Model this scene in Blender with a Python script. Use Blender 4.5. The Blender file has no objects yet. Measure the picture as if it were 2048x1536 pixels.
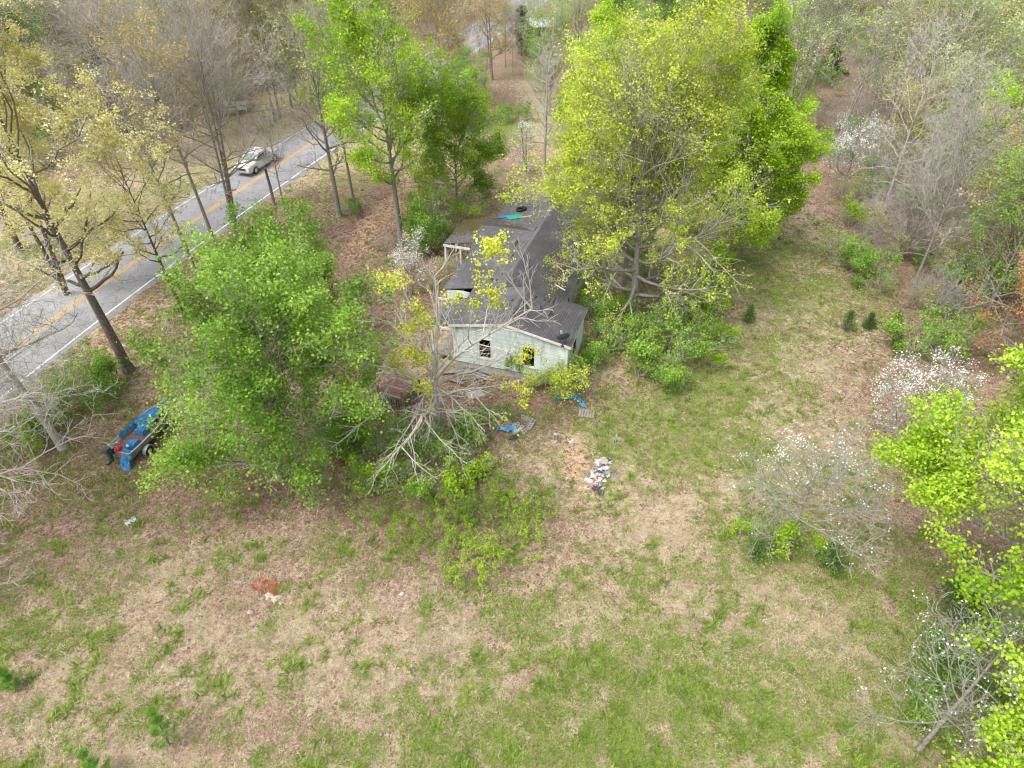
import bpy, math, random
import numpy as np

# ------------------------------------------------------------------ camera, sky, sun, exposure
scene = bpy.context.scene
COL = scene.collection
CAM_H, PITCH, F_PX = 27.0, math.radians(38.0), 1420.0
cam_data = bpy.data.cameras.new("camera")
cam_data.sensor_width = 36.0
cam_data.lens = F_PX / 2048.0 * 36.0
cam_data.clip_start = 0.5
cam_data.clip_end = 3000.0
cam = bpy.data.objects.new("camera", cam_data)
cam.location = (0.0, 0.0, CAM_H)
cam.rotation_euler = (math.pi / 2 - PITCH, 0.0, 0.0)
COL.objects.link(cam)
scene.camera = cam

SUN_ELEV, SUN_AZ = math.radians(58.0), math.radians(235.0)      # azimuth clockwise from +Y: sun stands left of and behind the camera
world = bpy.data.worlds.new("World")
scene.world = world
world.use_nodes = True
wn, wl = world.node_tree.nodes, world.node_tree.links
wn.clear()
sky = wn.new("ShaderNodeTexSky")
sky.sky_type = 'NISHITA'
sky.sun_disc = False
sky.sun_elevation = SUN_ELEV
sky.sun_rotation = SUN_AZ
sky.dust_density = 4.0
sky.ozone_density = 1.0
hs = wn.new("ShaderNodeHueSaturation")
hs.inputs["Saturation"].default_value = 0.30
bg = wn.new("ShaderNodeBackground")
bg.inputs["Strength"].default_value = 0.15
wo = wn.new("ShaderNodeOutputWorld")
wl.new(sky.outputs[0], hs.inputs["Color"])
wl.new(hs.outputs[0], bg.inputs["Color"])
wl.new(bg.outputs[0], wo.inputs["Surface"])

sun_data = bpy.data.lights.new("sun", 'SUN')
sun_data.energy = 1.0
sun_data.angle = math.radians(30.0)
sun_data.color = (1.0, 0.965, 0.91)
sun = bpy.data.objects.new("sun", sun_data)
sun.rotation_euler = (math.pi / 2 - SUN_ELEV, 0.0, math.pi - SUN_AZ)
COL.objects.link(sun)

scene.view_settings.view_transform = 'Standard'
scene.view_settings.look = 'None'
scene.view_settings.gamma = 1.0
scene.view_settings.use_curve_mapping = False
scene.view_settings.exposure = 1.18
scene.render.engine = 'CYCLES'
scene.cycles.max_bounces = 6
scene.cycles.diffuse_bounces = 3
scene.cycles.glossy_bounces = 2
scene.cycles.transmission_bounces = 3
scene.cycles.use_denoising = True
scene.cycles.filter_width = 1.2

# ------------------------------------------------------------------ helpers
CP, SP = math.cos(PITCH), math.sin(PITCH)


def G(px, py, z=0.0):
    """World point at height z that the camera sees at photograph pixel (px, py)."""
    u = (px - 1024.0) / F_PX
    v = (768.0 - py) / F_PX
    t = (z - CAM_H) / (-SP + v * CP)
    return (u * t, (CP + v * SP) * t, z)


def mpp(py):
    """Metres per photograph pixel at ground row py."""
    v = (768.0 - py) / F_PX
    return CAM_H / (SP - v * CP) / F_PX


def tag(o, label=None, cat=None, group=None, kind=None):
    if label: o["label"] = label
    if cat: o["category"] = cat
    if group: o["group"] = group
    if kind: o["kind"] = kind
    return o


def empty(name, loc=(0, 0, 0), rz=0.0, parent=None):
    o = bpy.data.objects.new(name, None)
    o.empty_display_size = 0.3
    o.location = loc
    o.rotation_euler = (0, 0, rz)
    if parent: o.parent = parent
    COL.objects.link(o)
    return o


def link(name, me, parent=None, loc=None):
    o = bpy.data.objects.new(name, me)
    if parent: o.parent = parent
    if loc is not None: o.location = loc
    COL.objects.link(o)
    return o


def make_mesh(name, verts, faces, mats, mat_idx=None, attrs=None, smooth=False):
    """faces: list of (F,k) int arrays; mat_idx: one material index per array; attrs: {name: per-vertex floats}."""
    verts = np.asarray(verts, dtype=np.float32).reshape(-1, 3)
    faces = [np.asarray(f, dtype=np.int32) for f in faces]
    keep = [i for i, f in enumerate(faces) if len(f)]
    if mat_idx is None: mat_idx = [0] * len(faces)
    me = bpy.data.meshes.new(name)
    nl = sum(faces[i].size for i in keep)
    npol = sum(len(faces[i]) for i in keep)
    me.vertices.add(len(verts))
    me.vertices.foreach_set("co", verts.ravel())
    me.loops.add(nl)
    me.polygons.add(npol)
    lv = np.concatenate([faces[i].ravel() for i in keep])
    tot = np.concatenate([np.full(len(faces[i]), faces[i].shape[1], dtype=np.int32) for i in keep])
    start = np.concatenate([[0], np.cumsum(tot)[:-1]]).astype(np.int32)
    mi = np.concatenate([np.full(len(faces[i]), mat_idx[i], dtype=np.int32) for i in keep])
    me.loops.foreach_set("vertex_index", lv)
    me.polygons.foreach_set("loop_start", start)
    me.polygons.foreach_set("loop_total", tot)
    for m in mats: me.materials.append(m)
    me.polygons.foreach_set("material_index", mi)
    if smooth:
        me.polygons.foreach_set("use_smooth", np.ones(npol, dtype=bool))
    if attrs:
        for k, a in attrs.items():
            a = np.asarray(a, dtype=np.float32)
            if a.ndim == 1:
                at = me.attributes.new(k, 'FLOAT', 'POINT')
                at.data.foreach_set("value", a)
            else:
                at = me.attributes.new(k, 'FLOAT_COLOR', 'POINT')
                at.data.foreach_set("color", a.ravel())
    me.update(calc_edges=True)
    me.validate(verbose=False)
    return me


class MB:
    """Collects boxes, bars, tubes and loose polygons into one mesh."""
    def __init__(s): s.v = []; s.f = []; s.m = []

    def add(s, vs, fs, m=0):
        b = len(s.v)
        s.v += [tuple(p) for p in vs]
        for f in fs:
            s.f.append(tuple(b + i for i in f)); s.m.append(m)
        return s

    def hexa(s, p, m=0):
        return s.add(p, [(0, 3, 2, 1), (4, 5, 6, 7), (0, 1, 5, 4), (1, 2, 6, 5), (2, 3, 7, 6), (3, 0, 4, 7)], m)

    def box(s, x0, x1, y0, y1, z0, z1, m=0):
        return s.hexa([(x0, y0, z0), (x1, y0, z0), (x1, y1, z0), (x0, y1, z0), (x0, y0, z1), (x1, y0, z1), (x1, y1, z1), (x0, y1, z1)], m)

    def bar(s, a, b, w, h, m=0, up=(0, 0, 1)):
        a = np.array(a, float); b = np.array(b, float)
        d = b - a; d /= max(np.linalg.norm(d), 1e-6)
        u = np.cross(d, np.array(up, float))
        if np.linalg.norm(u) < 1e-3: u = np.cross(d, (1.0, 0, 0))
        u /= np.linalg.norm(u)
        n = np.cross(u, d)
        q = []
        for c in (a, b):
            for i, j in ((-1, -1), (1, -1), (1, 1), (-1, 1)):
                q.append(c + u * i * w / 2 + n * j * h / 2)
        return s.hexa([q[0], q[1], q[2], q[3], q[4], q[5], q[6], q[7]], m)

    def tube(s, pts, rad, n=8, m=0, cap=True):
        pts = [np.array(p, float) for p in pts]
        if not hasattr(rad, '__len__'): rad = [rad] * len(pts)
        vs = []; fs = []
        for i, p in enumerate(pts):
            d = pts[min(i + 1, len(pts) - 1)] - pts[max(i - 1, 0)]
            d /= max(np.linalg.norm(d), 1e-9)
            ref = np.array((0, 0, 1.0)) if abs(d[2]) < 0.9 else np.array((1.0, 0, 0))
            u = np.cross(d, ref); u /= np.linalg.norm(u); w = np.cross(d, u)
            for k in range(n):
                a = 2 * math.pi * k / n
                vs.append(p + rad[i] * (math.cos(a) * u + math.sin(a) * w))
        for i in range(len(pts) - 1):
            for k in range(n):
                k2 = (k + 1) % n
                fs.append((i * n + k, i * n + k2, (i + 1) * n + k2, (i + 1) * n + k))
        if cap:
            fs.append(tuple(range(n))); fs.append(tuple((len(pts) - 1) * n + k for k in reversed(range(n))))
        return s.add(vs, fs, m)

    def poly(s, vs, m=0): return s.add(vs, [tuple(range(len(vs)))], m)

    def build(s, name, mats, parent=None, loc=None, smooth=False):
        if not isinstance(mats, (list, tuple)): mats = [mats]
        me = bpy.data.meshes.new(name)
        me.from_pydata([tuple(map(float, p)) for p in s.v], [], s.f)
        for m in mats: me.materials.append(m)
        me.polygons.foreach_set("material_index", s.m)
        if smooth: me.polygons.foreach_set("use_smooth", [True] * len(s.f))
        me.update()
        return link(name, me, parent, loc)


# ------------------------------------------------------------------ value noise on the ground plane (numpy)
_nrs = np.random.RandomState(7)
_grid = _nrs.rand(256, 256)


def vnoise(x, y, s):
    x = np.asarray(x) * s + 500.0; y = np.asarray(y) * s + 500.0
    xi = np.floor(x).astype(int); yi = np.floor(y).astype(int)
    fx = x - xi; fy = y - yi
    fx = fx * fx * (3 - 2 * fx); fy = fy * fy * (3 - 2 * fy)
    g = lambda a, b: _grid[a % 256, b % 256]
    return (g(xi, yi) * (1 - fx) + g(xi + 1, yi) * fx) * (1 - fy) + (g(xi, yi + 1) * (1 - fx) + g(xi + 1, yi + 1) * fx) * fy


def fbm(x, y, s, o=4):
    t = 0; a = 0.5; w = 0
    for i in range(o):
        t = t + a * vnoise(np.asarray(x) + 17.3 * i, np.asarray(y) - 9.1 * i, s * 2 ** i); w += a; a *= 0.55
    return t / w


# ------------------------------------------------------------------ materials
def new_mat(name):
    m = bpy.data.materials.new(name)
    m.use_nodes = True
    return m, m.node_tree.nodes, m.node_tree.links, m.node_tree.nodes["Principled BSDF"]


def ramp(nodes, stops):
    r = nodes.new("ShaderNodeValToRGB")
    el = r.color_ramp.elements
    while len(el) > 1: el.remove(el[0])
    el[0].position, el[0].color = stops[0][0], (*stops[0][1], 1)
    for p, c in stops[1:]:
        e = el.new(p); e.color = (*c, 1)
    return r


def noisy(name, c0, c1, scale=4.0, rough=0.8, detail=6, bump=0.0, metal=0.0, coords='Object', c2=None, spec=0.3, rand=0.0):
    m, n, l, b = new_mat(name)
    tc = n.new("ShaderNodeTexCoord")
    nz = n.new("ShaderNodeTexNoise"); nz.inputs["Scale"].default_value = scale; nz.inputs["Detail"].default_value = detail
    nz.inputs["Roughness"].default_value = 0.65
    l.new(tc.outputs[coords], nz.inputs["Vector"])
    st = [(0.3, c0), (0.7, c1)] if c2 is None else [(0.25, c0), (0.5, c1), (0.75, c2)]
    r = ramp(n, st)
    l.new(nz.outputs["Fac"], r.inputs["Fac"])
    out = r.outputs["Color"]
    if rand:
        oi = n.new("ShaderNodeObjectInfo")
        mr = n.new("ShaderNodeMapRange"); mr.inputs["To Min"].default_value = 1 - rand; mr.inputs["To Max"].default_value = 1 + rand
        l.new(oi.outputs["Random"], mr.inputs["Value"])
        h = n.new("ShaderNodeHueSaturation")
        l.new(mr.outputs[0], h.inputs["Value"]); l.new(out, h.inputs["Color"]); out = h.outputs["Color"]
    l.new(out, b.inputs["Base Color"])
    b.inputs["Roughness"].default_value = rough
    b.inputs["Metallic"].default_value = metal
    b.inputs["Specular IOR Level"].default_value = spec
    if bump:
        bp = n.new("ShaderNodeBump"); bp.inputs["Strength"].default_value = bump; bp.inputs["Distance"].default_value = 0.03
        l.new(nz.outputs["Fac"], bp.inputs["Height"]); l.new(bp.outputs[0], b.inputs["Normal"])
    return m


def leaf_mat(name, c0, c1, c2, trans=0.35, rough=0.55):
    """Leaf colour runs c0..c1..c2 with the leaf's own tint; thin leaves let light through."""
    m, n, l, b = new_mat(name)
    at = n.new("ShaderNodeAttribute"); at.attribute_name = "tint"
    r = ramp(n, [(0.08, c0), (0.5, c1), (0.92, c2)])
    l.new(at.outputs["Fac"], r.inputs["Fac"])
    b.inputs["Roughness"].default_value = rough
    b.inputs["Specular IOR Level"].default_value = 0.25
    l.new(r.outputs[0], b.inputs["Base Color"])
    if trans > 0:
        tr = n.new("ShaderNodeBsdfTranslucent")
        l.new(r.outputs[0], tr.inputs["Color"])
        mx = n.new("ShaderNodeMixShader"); mx.inputs[0].default_value = trans
        l.new(b.outputs[0], mx.inputs[1]); l.new(tr.outputs[0], mx.inputs[2])
        l.new(mx.outputs[0], n["Material Output"].inputs["Surface"])
    return m


def S(r, g, b):
    f = lambda c: (c / 255.0 / 12.92) if c / 255.0 <= 0.04045 else ((c / 255.0 + 0.055) / 1.055) ** 2.4
    return (f(r), f(g), f(b))


M = {}
M['bark_grey'] = noisy('bark_grey', (0.09, 0.08, 0.07), (0.26, 0.235, 0.20), 9, 0.9, bump=0.6, c2=(0.36, 0.34, 0.30))
M['bark_dark'] = noisy('bark_dark', (0.045, 0.037, 0.031), (0.14, 0.118, 0.098), 9, 0.95, bump=0.8, c2=(0.28, 0.25, 0.215))
M['bark_pale'] = noisy('bark_pale', (0.20, 0.18, 0.15), (0.40, 0.37, 0.32), 7, 0.85, bump=0.4, c2=(0.52, 0.49, 0.44))
M['twig_grey'] = noisy('twig_grey', (0.27, 0.25, 0.22), (0.47, 0.445, 0.405), 3, 0.9)
M['twig_pale'] = noisy('twig_pale', (0.34, 0.32, 0.28), (0.56, 0.53, 0.48), 3, 0.9)
M['twig_lichen'] = noisy('twig_lichen', (0.22, 0.22, 0.18), (0.42, 0.42, 0.36), 3, 0.9)
M['twig_brown'] = noisy('twig_brown', (0.10, 0.075, 0.055), (0.22, 0.175, 0.135), 3, 0.9)

M['leaf_green'] = leaf_mat('leaf_green', (0.12, 0.235, 0.026), (0.235, 0.42, 0.045), (0.39, 0.57, 0.10), 0.42)
M['leaf_lime'] = leaf_mat('leaf_lime', (0.25, 0.42, 0.022), (0.42, 0.62, 0.035), (0.58, 0.75, 0.10), 0.42)
M['leaf_yellowgreen'] = leaf_mat('leaf_yellowgreen', (0.325, 0.43, 0.03), (0.51, 0.62, 0.05), (0.67, 0.75, 0.12), 0.42)
M['leaf_gold'] = leaf_mat('leaf_gold', (0.38, 0.43, 0.02), (0.58, 0.63, 0.04), (0.74, 0.77, 0.12), 0.42)
M['leaf_cream'] = leaf_mat('leaf_cream', (0.56, 0.51, 0.17), (0.76, 0.70, 0.27), (0.88, 0.85, 0.50), 0.42)
M['leaf_fresh'] = leaf_mat('leaf_fresh', (0.14, 0.26, 0.012), (0.26, 0.44, 0.02), (0.40, 0.56, 0.05))
M['leaf_pale'] = leaf_mat('leaf_pale', (0.32, 0.42, 0.14), (0.48, 0.56, 0.24), (0.66, 0.70, 0.42), 0.42)
M['leaf_amber'] = leaf_mat('leaf_amber', (0.34, 0.25, 0.07), (0.54, 0.42, 0.13), (0.66, 0.56, 0.20))
M['leaf_olive'] = leaf_mat('leaf_olive', (0.30, 0.28, 0.09), (0.48, 0.46, 0.15), (0.60, 0.60, 0.24))
M['leaf_rust'] = leaf_mat('leaf_rust', (0.30, 0.14, 0.05), (0.50, 0.26, 0.09), (0.62, 0.38, 0.16))
M['leaf_shrub'] = leaf_mat('leaf_shrub', (0.11, 0.22, 0.026), (0.22, 0.39, 0.045), (0.36, 0.54, 0.10), 0.42)
M['leaf_cedar'] = leaf_mat('leaf_cedar', (0.016, 0.035, 0.008), (0.04, 0.085, 0.016), (0.085, 0.15, 0.03), 0.1)
M['leaf_juniper'] = leaf_mat('leaf_juniper', (0.035, 0.07, 0.014), (0.085, 0.155, 0.03), (0.15, 0.24, 0.05), 0.15)
M['leaf_pine'] = leaf_mat('leaf_pine', (0.07, 0.16, 0.02), (0.15, 0.31, 0.04), (0.26, 0.44, 0.07), 0.2)
M['blossom'] = leaf_mat('blossom', (0.66, 0.68, 0.58), (0.82, 0.83, 0.77), (0.9, 0.9, 0.87), 0.25)

M['asphalt'] = None
M['white_paint'] = noisy('white_paint', (0.42, 0.42, 0.41), (0.74, 0.74, 0.72), 1.6, 0.75, coords='Object')
M['yellow_paint'] = noisy('yellow_paint', (0.48, 0.27, 0.06), (0.72, 0.40, 0.05), 1.6, 0.75, coords='Object')

# ------------------------------------------------------------------ road centre line (ground points along the yellow line)
_cl_px = [(-260, 905), (-110, 803), (0, 725), (90, 655), (185, 584), (335, 475), (461, 393), (560, 328), (649, 270), (755, 201), (858, 137), (935, 85), (1005, 36), (1075, -8)]
_cl = np.array([G(*p)[:2] for p in _cl_px])
_d = np.r_[0, np.cumsum(np.linalg.norm(np.diff(_cl, axis=0), axis=1))]
_cf = [np.polyfit(_d, _cl[:, k], 4) for k in (0, 1)]
_t = np.linspace(0, _d[-1], 160)
ROAD = np.stack([np.polyval(_cf[0], _t), np.polyval(_cf[1], _t)], 1)
_dir = (ROAD[-1] - ROAD[-2]) / np.linalg.norm(ROAD[-1] - ROAD[-2])
ext = []
p, a = ROAD[-1].copy(), math.atan2(_dir[1], _dir[0])
for i in range(70):
    a -= math.radians(0.55)
    p = p + 3.0 * np.array((math.cos(a), math.sin(a))); ext.append(p.copy())
_dir0 = (ROAD[0] - ROAD[1]) / np.linalg.norm(ROAD[0] - ROAD[1])
pre = [ROAD[0] + _dir0 * 3.0 * i for i in range(12, 0, -1)]
ROAD = np.vstack([pre, ROAD, ext])
_tan = np.gradient(ROAD, axis=0); _tan /= np.linalg.norm(_tan, axis=1)[:, None]
RN = np.stack([_tan[:, 1], -_tan[:, 0]], 1)          # points to the house side


def road_dist(x, y):
    """Signed distance to the centre line (positive on the house side)."""
    x = np.atleast_1d(x); y = np.atleast_1d(y)
    out = np.empty(len(x))
    for i in range(0, len(x), 4000):
        dx = x[i:i + 4000, None] - ROAD[None, :, 0]; dy = y[i:i + 4000, None] - ROAD[None, :, 1]
        k = np.argmin(dx * dx + dy * dy, axis=1)
        r = np.arange(len(k))
        out[i:i + 4000] = dx[r, k] * RN[k, 0] + dy[r, k] * RN[k, 1]
        far = (dx[r, k] ** 2 + dy[r, k] ** 2) > 60 ** 2
        out[i:i + 4000][far] = np.sign(out[i:i + 4000][far]) * 60
    return out


# ------------------------------------------------------------------ what grows where: green, litter, bare earth
# (photo x, photo y, half width, half height, amount) of patches, turned into ellipses on the ground
GREEN = [(1230, 1370, 260, 110, .55), (1190, 1330, 80, 60, .45), (1560, 1430, 260, 120, .34), (1900, 1420, 200, 140, .42), (1050, 1500, 260, 90, .34), (780, 1410, 220, 90, .26),
         (1330, 880, 170, 55, .62), (1470, 790, 160, 60, .66), (1545, 700, 60, 70, .45), (1550, 600, 60, 80, .45), (1240, 830, 110, 45, .48), (110, 1230, 120, 60, .42), (1380, 690, 160, 60, .6), (1600, 540, 150, 110, .42),
         (1760, 1160, 190, 70, .30), (640, 1120, 130, 40, .32), (1520, 930, 160, 50, .38), (1700, 600, 120, 60, .35), (1240, 1200, 160, 60, .26), (1380, 1330, 200, 70, .32),
         (250, 1000, 160, 60, .18), (120, 800, 160, 90, .45), (60, 480, 120, 60, .40), (330, 390, 120, 40, .25), (1500, 1050, 120, 60, .35), (1640, 1110, 130, 50, .4), (1430, 1150, 200, 70, .18),
         (560, 1350, 120, 60, .16), (980, 1230, 150, 50, .3), (860, 300, 150, 60, .2), (1650, 1320, 260, 90, .26), (350, 1420, 90, 40, .2), (1980, 1240, 90, 80, .4), (940, 240, 110, 50, .35), (1010, 260, 60, 60, .3),
         (1100, 985, 130, 50, .3), (1490, 1500, 300, 60, .3), (700, 1520, 200, 40, .25), (30, 1330, 90, 60, .3)]
STRAW = [(430, 1300, 300, 150, .6), (560, 1230, 180, 70, .5), (120, 1470, 180, 70, .4), (1680, 720, 120, 90, .45), (1600, 640, 60, 60, .3), (1480, 1290, 220, 90, .3), (1570, 1230, 160, 60, .3), (1330, 1000, 150, 60, .35),
         (1000, 1330, 200, 80, .35), (1480, 620, 30, 80, .35), (1500, 730, 40, 40, .3), (1650, 800, 160, 70, .25), (760, 1270, 200, 60, .4)]
LITTER = [(1060, 790, 130, 45, .95), (940, 830, 150, 60, .9), (340, 900, 190, 90, .75), (420, 960, 180, 70, .5), (590, 600, 400, 180, .6), (760, 520, 160, 120, .55), (820, 400, 110, 90, .55), (920, 1070, 240, 100, .85),
          (1950, 1090, 160, 140, .8), (1640, 380, 90, 90, .8), (1750, 560, 130, 70, .6), (1900, 700, 160, 110, .7), (1830, 850, 110, 90, .35), (460, 1470, 150, 50, .4), (490, 1170, 60, 40, .4), (150, 1090, 140, 70, .35),
          (1010, 210, 50, 90, .9), (760, 380, 130, 60, .75), (560, 440, 150, 60, .65), (1300, 640, 180, 80, .5), (1040, 330, 80, 70, .6), (1600, 300, 60, 90, .7), (40, 620, 60, 30, .4), (250, 530, 130, 60, .45), (560, 1000, 160, 60, .5),
          (1760, 790, 150, 80, .3), (100, 940, 140, 60, .4)]
DIRT = [(690, 520, 22, 30, .5), (715, 490, 22, 24, .5), (775, 432, 24, 26, .55), (825, 372, 24, 26, .55), (870, 318, 20, 24, .5), (730, 455, 14, 20, .5), (770, 412, 14, 18, .5), (1152, 922, 22, 38, 1.7), (1150, 892, 17, 16, .9), (745, 470, 36, 40, .55), (800, 400, 40, 40, .6), (850, 340, 40, 34, .5), (270, 1240, 60, 16, .5), (1625, 975, 30, 12, .35), (440, 1320, 70, 14, .3), (1400, 985, 60, 14, .3)]


def _patch(L, x, y):
    s = np.zeros_like(x)
    for px, py, rx, ry, a in L:
        c = G(px, py); k = mpp(py)
        sx = rx * k
        sy = abs(G(px, py - ry)[1] - G(px, py + ry)[1]) / 2
        s = s + a * np.exp(-0.5 * (((x - c[0]) / (sx * 0.75)) ** 2 + ((y - c[1]) / (sy * 0.75)) ** 2))
    return s


WOODS_R_PX = [(1530, -120), (1560, 200), (1625, 300), (1700, 470), (1790, 610), (1870, 690), (2048, 780), (2600, 900), (3400, 600), (3200, -120)]
WOODS_R = np.array([G(*p)[:2] for p in WOODS_R_PX])


def inside(poly, x, y):
    x = np.asarray(x); y = np.asarray(y); r = np.zeros(x.shape, bool)
    n = len(poly)
    for i in range(n):
        x1, y1 = poly[i]; x2, y2 = poly[(i + 1) % n]
        c = ((y1 > y) != (y2 > y)) & (x < (x2 - x1) * (y - y1) / (y2 - y1 + 1e-12) + x1)
        r ^= c
    return r


def zones(x, y):
    x = np.asarray(x, float); y = np.asarray(y, float)
    n1 = fbm(x, y, 0.12); n2 = fbm(x + 40, y - 20, 0.5); n3 = fbm(x - 70, y + 30, 1.9, 3)
    green = 0.16 + _patch(GREEN, x, y) - 0.5 * _patch(STRAW, x, y)
    litter = _patch(LITTER, x, y)
    dirt = _patch(DIRT, x, y)
    rd = road_dist(x, y)
    wl_ = np.clip((-rd - 13) / 5, 0, 1)
    wr_ = inside(WOODS_R, x, y).astype(float)
    far = np.clip((y - 95) / 12, 0, 1)
    w = np.maximum(np.maximum(wl_, wr_), far)
    litter = np.maximum(litter, w * 0.85)
    green = green * (1 - 0.45 * w)
    verge = np.exp(-((np.abs(rd) - 7) / 5.0) ** 2) * (y < 110)
    green = green + 0.14 * verge
    litter = litter + 0.22 * verge * (n2 > 0.45)
    tall = _patch([(1560, 700, 110, 260, .8), (1500, 1280, 330, 150, .6)], x, y)
    g = np.clip(green + (n1 - 0.5) * 0.55 + (n2 - 0.5) * 0.75 + (n3 - 0.5) * 0.35, 0, 1)
    li = np.clip(litter + (n2 - 0.5) * 0.5 + (n1 - 0.5) * 0.3 * (litter > .05), 0, 1)
    d = np.clip(dirt + (n3 - 0.5) * 0.6 * (dirt > 0.1), 0, 1)
    return g, li, d, tall


# ------------------------------------------------------------------ ground sheet
def axis(lo, hi, step, outer):
    a = np.arange(lo, hi + 1e-6, step)
    return np.r_[[-o for o in outer[::-1]] if lo < 0 else [], a, outer] if lo < 0 else np.r_[a, outer]


gx = np.r_[-1500, -900, -500, -300, np.arange(-200, -60, 4), np.arange(-60, 60.01, 0.4), np.arange(64, 201, 4), 300, 500, 900, 1500]
gy = np.r_[-600, -200, -60, -20, np.arange(-6, 90.01, 0.4), np.arange(91, 140, 1.0), np.arange(143, 260, 4), 320, 500, 900, 1800]
XX, YY = np.meshgrid(gx, gy, indexing='ij')
zg, zl, zd, zt = zones(XX.ravel(), YY.ravel())
nx, ny = len(gx), len(gy)
idx = np.arange(nx * ny).reshape(nx, ny)
quads = np.stack([idx[:-1, :-1], idx[1:, :-1], idx[1:, 1:], idx[:-1, 1:]], -1).reshape(-1, 4)
zc = np.stack([zg, zl, zd, np.ones_like(zg)], 1)


def ground_material():
    m, n, l, b = new_mat('ground_cover')
    at = n.new("ShaderNodeAttribute"); at.attribute_name = "zone"
    sep = n.new("ShaderNodeSeparateColor"); l.new(at.outputs["Color"], sep.inputs[0])
    tc = n.new("ShaderNodeTexCoord")

    def noise(s, d=3, r=0.6, off=0.0):
        t = n.new("ShaderNodeTexNoise"); t.inputs["Scale"].default_value = s; t.inputs["Detail"].default_value = d; t.inputs["Roughness"].default_value = r
        if off:
            mp = n.new("ShaderNodeMapping"); mp.inputs["Location"].default_value = (off, off * .7, 0); l.new(tc.outputs["Object"], mp.inputs["Vector"]); l.new(mp.outputs[0], t.inputs["Vector"])
        else: l.new(tc.outputs["Object"], t.inputs["Vector"])
        return t.outputs["Fac"]

    def vor(s, off=0.0, stretch=None):
        t = n.new("ShaderNodeTexVoronoi"); t.inputs["Scale"].default_value = s
        mp = n.new("ShaderNodeMapping"); mp.inputs["Location"].default_value = (off, off, 0)
        if stretch: mp.inputs["Scale"].default_value = stretch
        l.new(tc.outputs["Object"], mp.inputs["Vector"]); l.new(mp.outputs[0], t.inputs["Vector"])
        return t

    def math_(op, a, b2=None, c=None):
        t = n.new("ShaderNodeMath"); t.operation = op
        for i, v in enumerate((a, b2, c)):
            if v is None: continue
            if isinstance(v, (int, float)): t.inputs[i].default_value = v
            else: l.new(v, t.inputs[i])
        return t.outputs[0]

    def mix(f, a, b2):
        t = n.new("ShaderNodeMix"); t.data_type = 'RGBA'
        l.new(f, t.inputs["Factor"]); l.new(a, t.inputs["A"]); l.new(b2, t.inputs["B"])
        return t.outputs["Result"]

    v1 = vor(13.0); v2 = vor(24.0, 3.1); v3 = vor(6.0, 7.7)
    c1 = n.new("ShaderNodeSeparateColor"); l.new(v1.outputs["Color"], c1.inputs[0])
    c2 = n.new("ShaderNodeSeparateColor"); l.new(v2.outputs["Color"], c2.inputs[0])
    c3 = n.new("ShaderNodeSeparateColor"); l.new(v3.outputs["Color"], c3.inputs[0])
    n_f = noise(9, 5, 0.75); n_m = noise(1.6, 4, 0.6, 11.0)
    speck = math_('ADD', math_('MULTIPLY', c1.outputs[0], 0.45), math_('ADD', math_('MULTIPLY', c2.outputs[0], 0.30), math_('MULTIPLY', n_f, 0.35)))
    straw = ramp(n, [(0.18, (0.20, 0.15, 0.09)), (0.42, (0.335, 0.265, 0.165)), (0.62, (0.44, 0.355, 0.235)), (0.9, (0.58, 0.49, 0.35))])
    l.new(speck, straw.inputs["Fac"])
    lit = ramp(n, [(0.15, (0.11, 0.07, 0.05)), (0.42, (0.21, 0.14, 0.103)), (0.66, (0.30, 0.21, 0.16)), (0.95, (0.44, 0.34, 0.28))])
    l.new(speck, lit.inputs["Fac"])
    grn = ramp(n, [(0.15, (0.07, 0.09, 0.025)), (0.45, (0.16, 0.20, 0.05)), (0.75, (0.26, 0.31, 0.085)), (0.95, (0.36, 0.39, 0.15))])
    l.new(speck, grn.inputs["Fac"])
    drt = ramp(n, [(0.2, (0.30, 0.19, 0.11)), (0.55, (0.46, 0.31, 0.19)), (0.9, (0.60, 0.46, 0.33))])
    l.new(speck, drt.inputs["Fac"])
    thr0 = math_('ADD', math_('MULTIPLY', c3.outputs[1], 0.22), math_('ADD', math_('MULTIPLY', n_m, 0.45), math_('MULTIPLY', noise(5.5, 4, 0.7, 23.0), 0.33)))
    mr = n.new("ShaderNodeMapRange"); mr.inputs["From Min"].default_value = 0.33; mr.inputs["From Max"].default_value = 0.69
    l.new(thr0, mr.inputs["Value"]); thr = mr.outputs[0]

    def sharp(z, k):
        t = math_('MULTIPLY', math_('SUBTRACT', z, thr), k)
        cl = n.new("ShaderNodeClamp"); l.new(math_('ADD', t, 0.5), cl.inputs[0]); return cl.outputs[0]

    col = mix(sharp(sep.outputs[1], 6.0), straw.outputs[0], lit.outputs[0])
    col = mix(sharp(sep.outputs[0], 8.0), col, grn.outputs[0])
    col = mix(sharp(sep.outputs[2], 3.0), col, drt.outputs[0])
    l.new(col, b.inputs["Base Color"])
    b.inputs["Roughness"].default_value = 0.95
    b.inputs["Specular IOR Level"].default_value = 0.1
    bp = n.new("ShaderNodeBump"); bp.inputs["Strength"].default_value = 0.7; bp.inputs["Distance"].default_value = 0.08
    l.new(speck, bp.inputs["Height"]); l.new(bp.outputs[0], b.inputs["Normal"])
    return m


M['ground'] = ground_material()
ground = link('ground', make_mesh('ground', np.stack([XX.ravel(), YY.ravel(), np.zeros(nx * ny)], 1), [quads], [M['ground']], attrs={'zone': zc}))
tag(ground, kind='structure')


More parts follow.
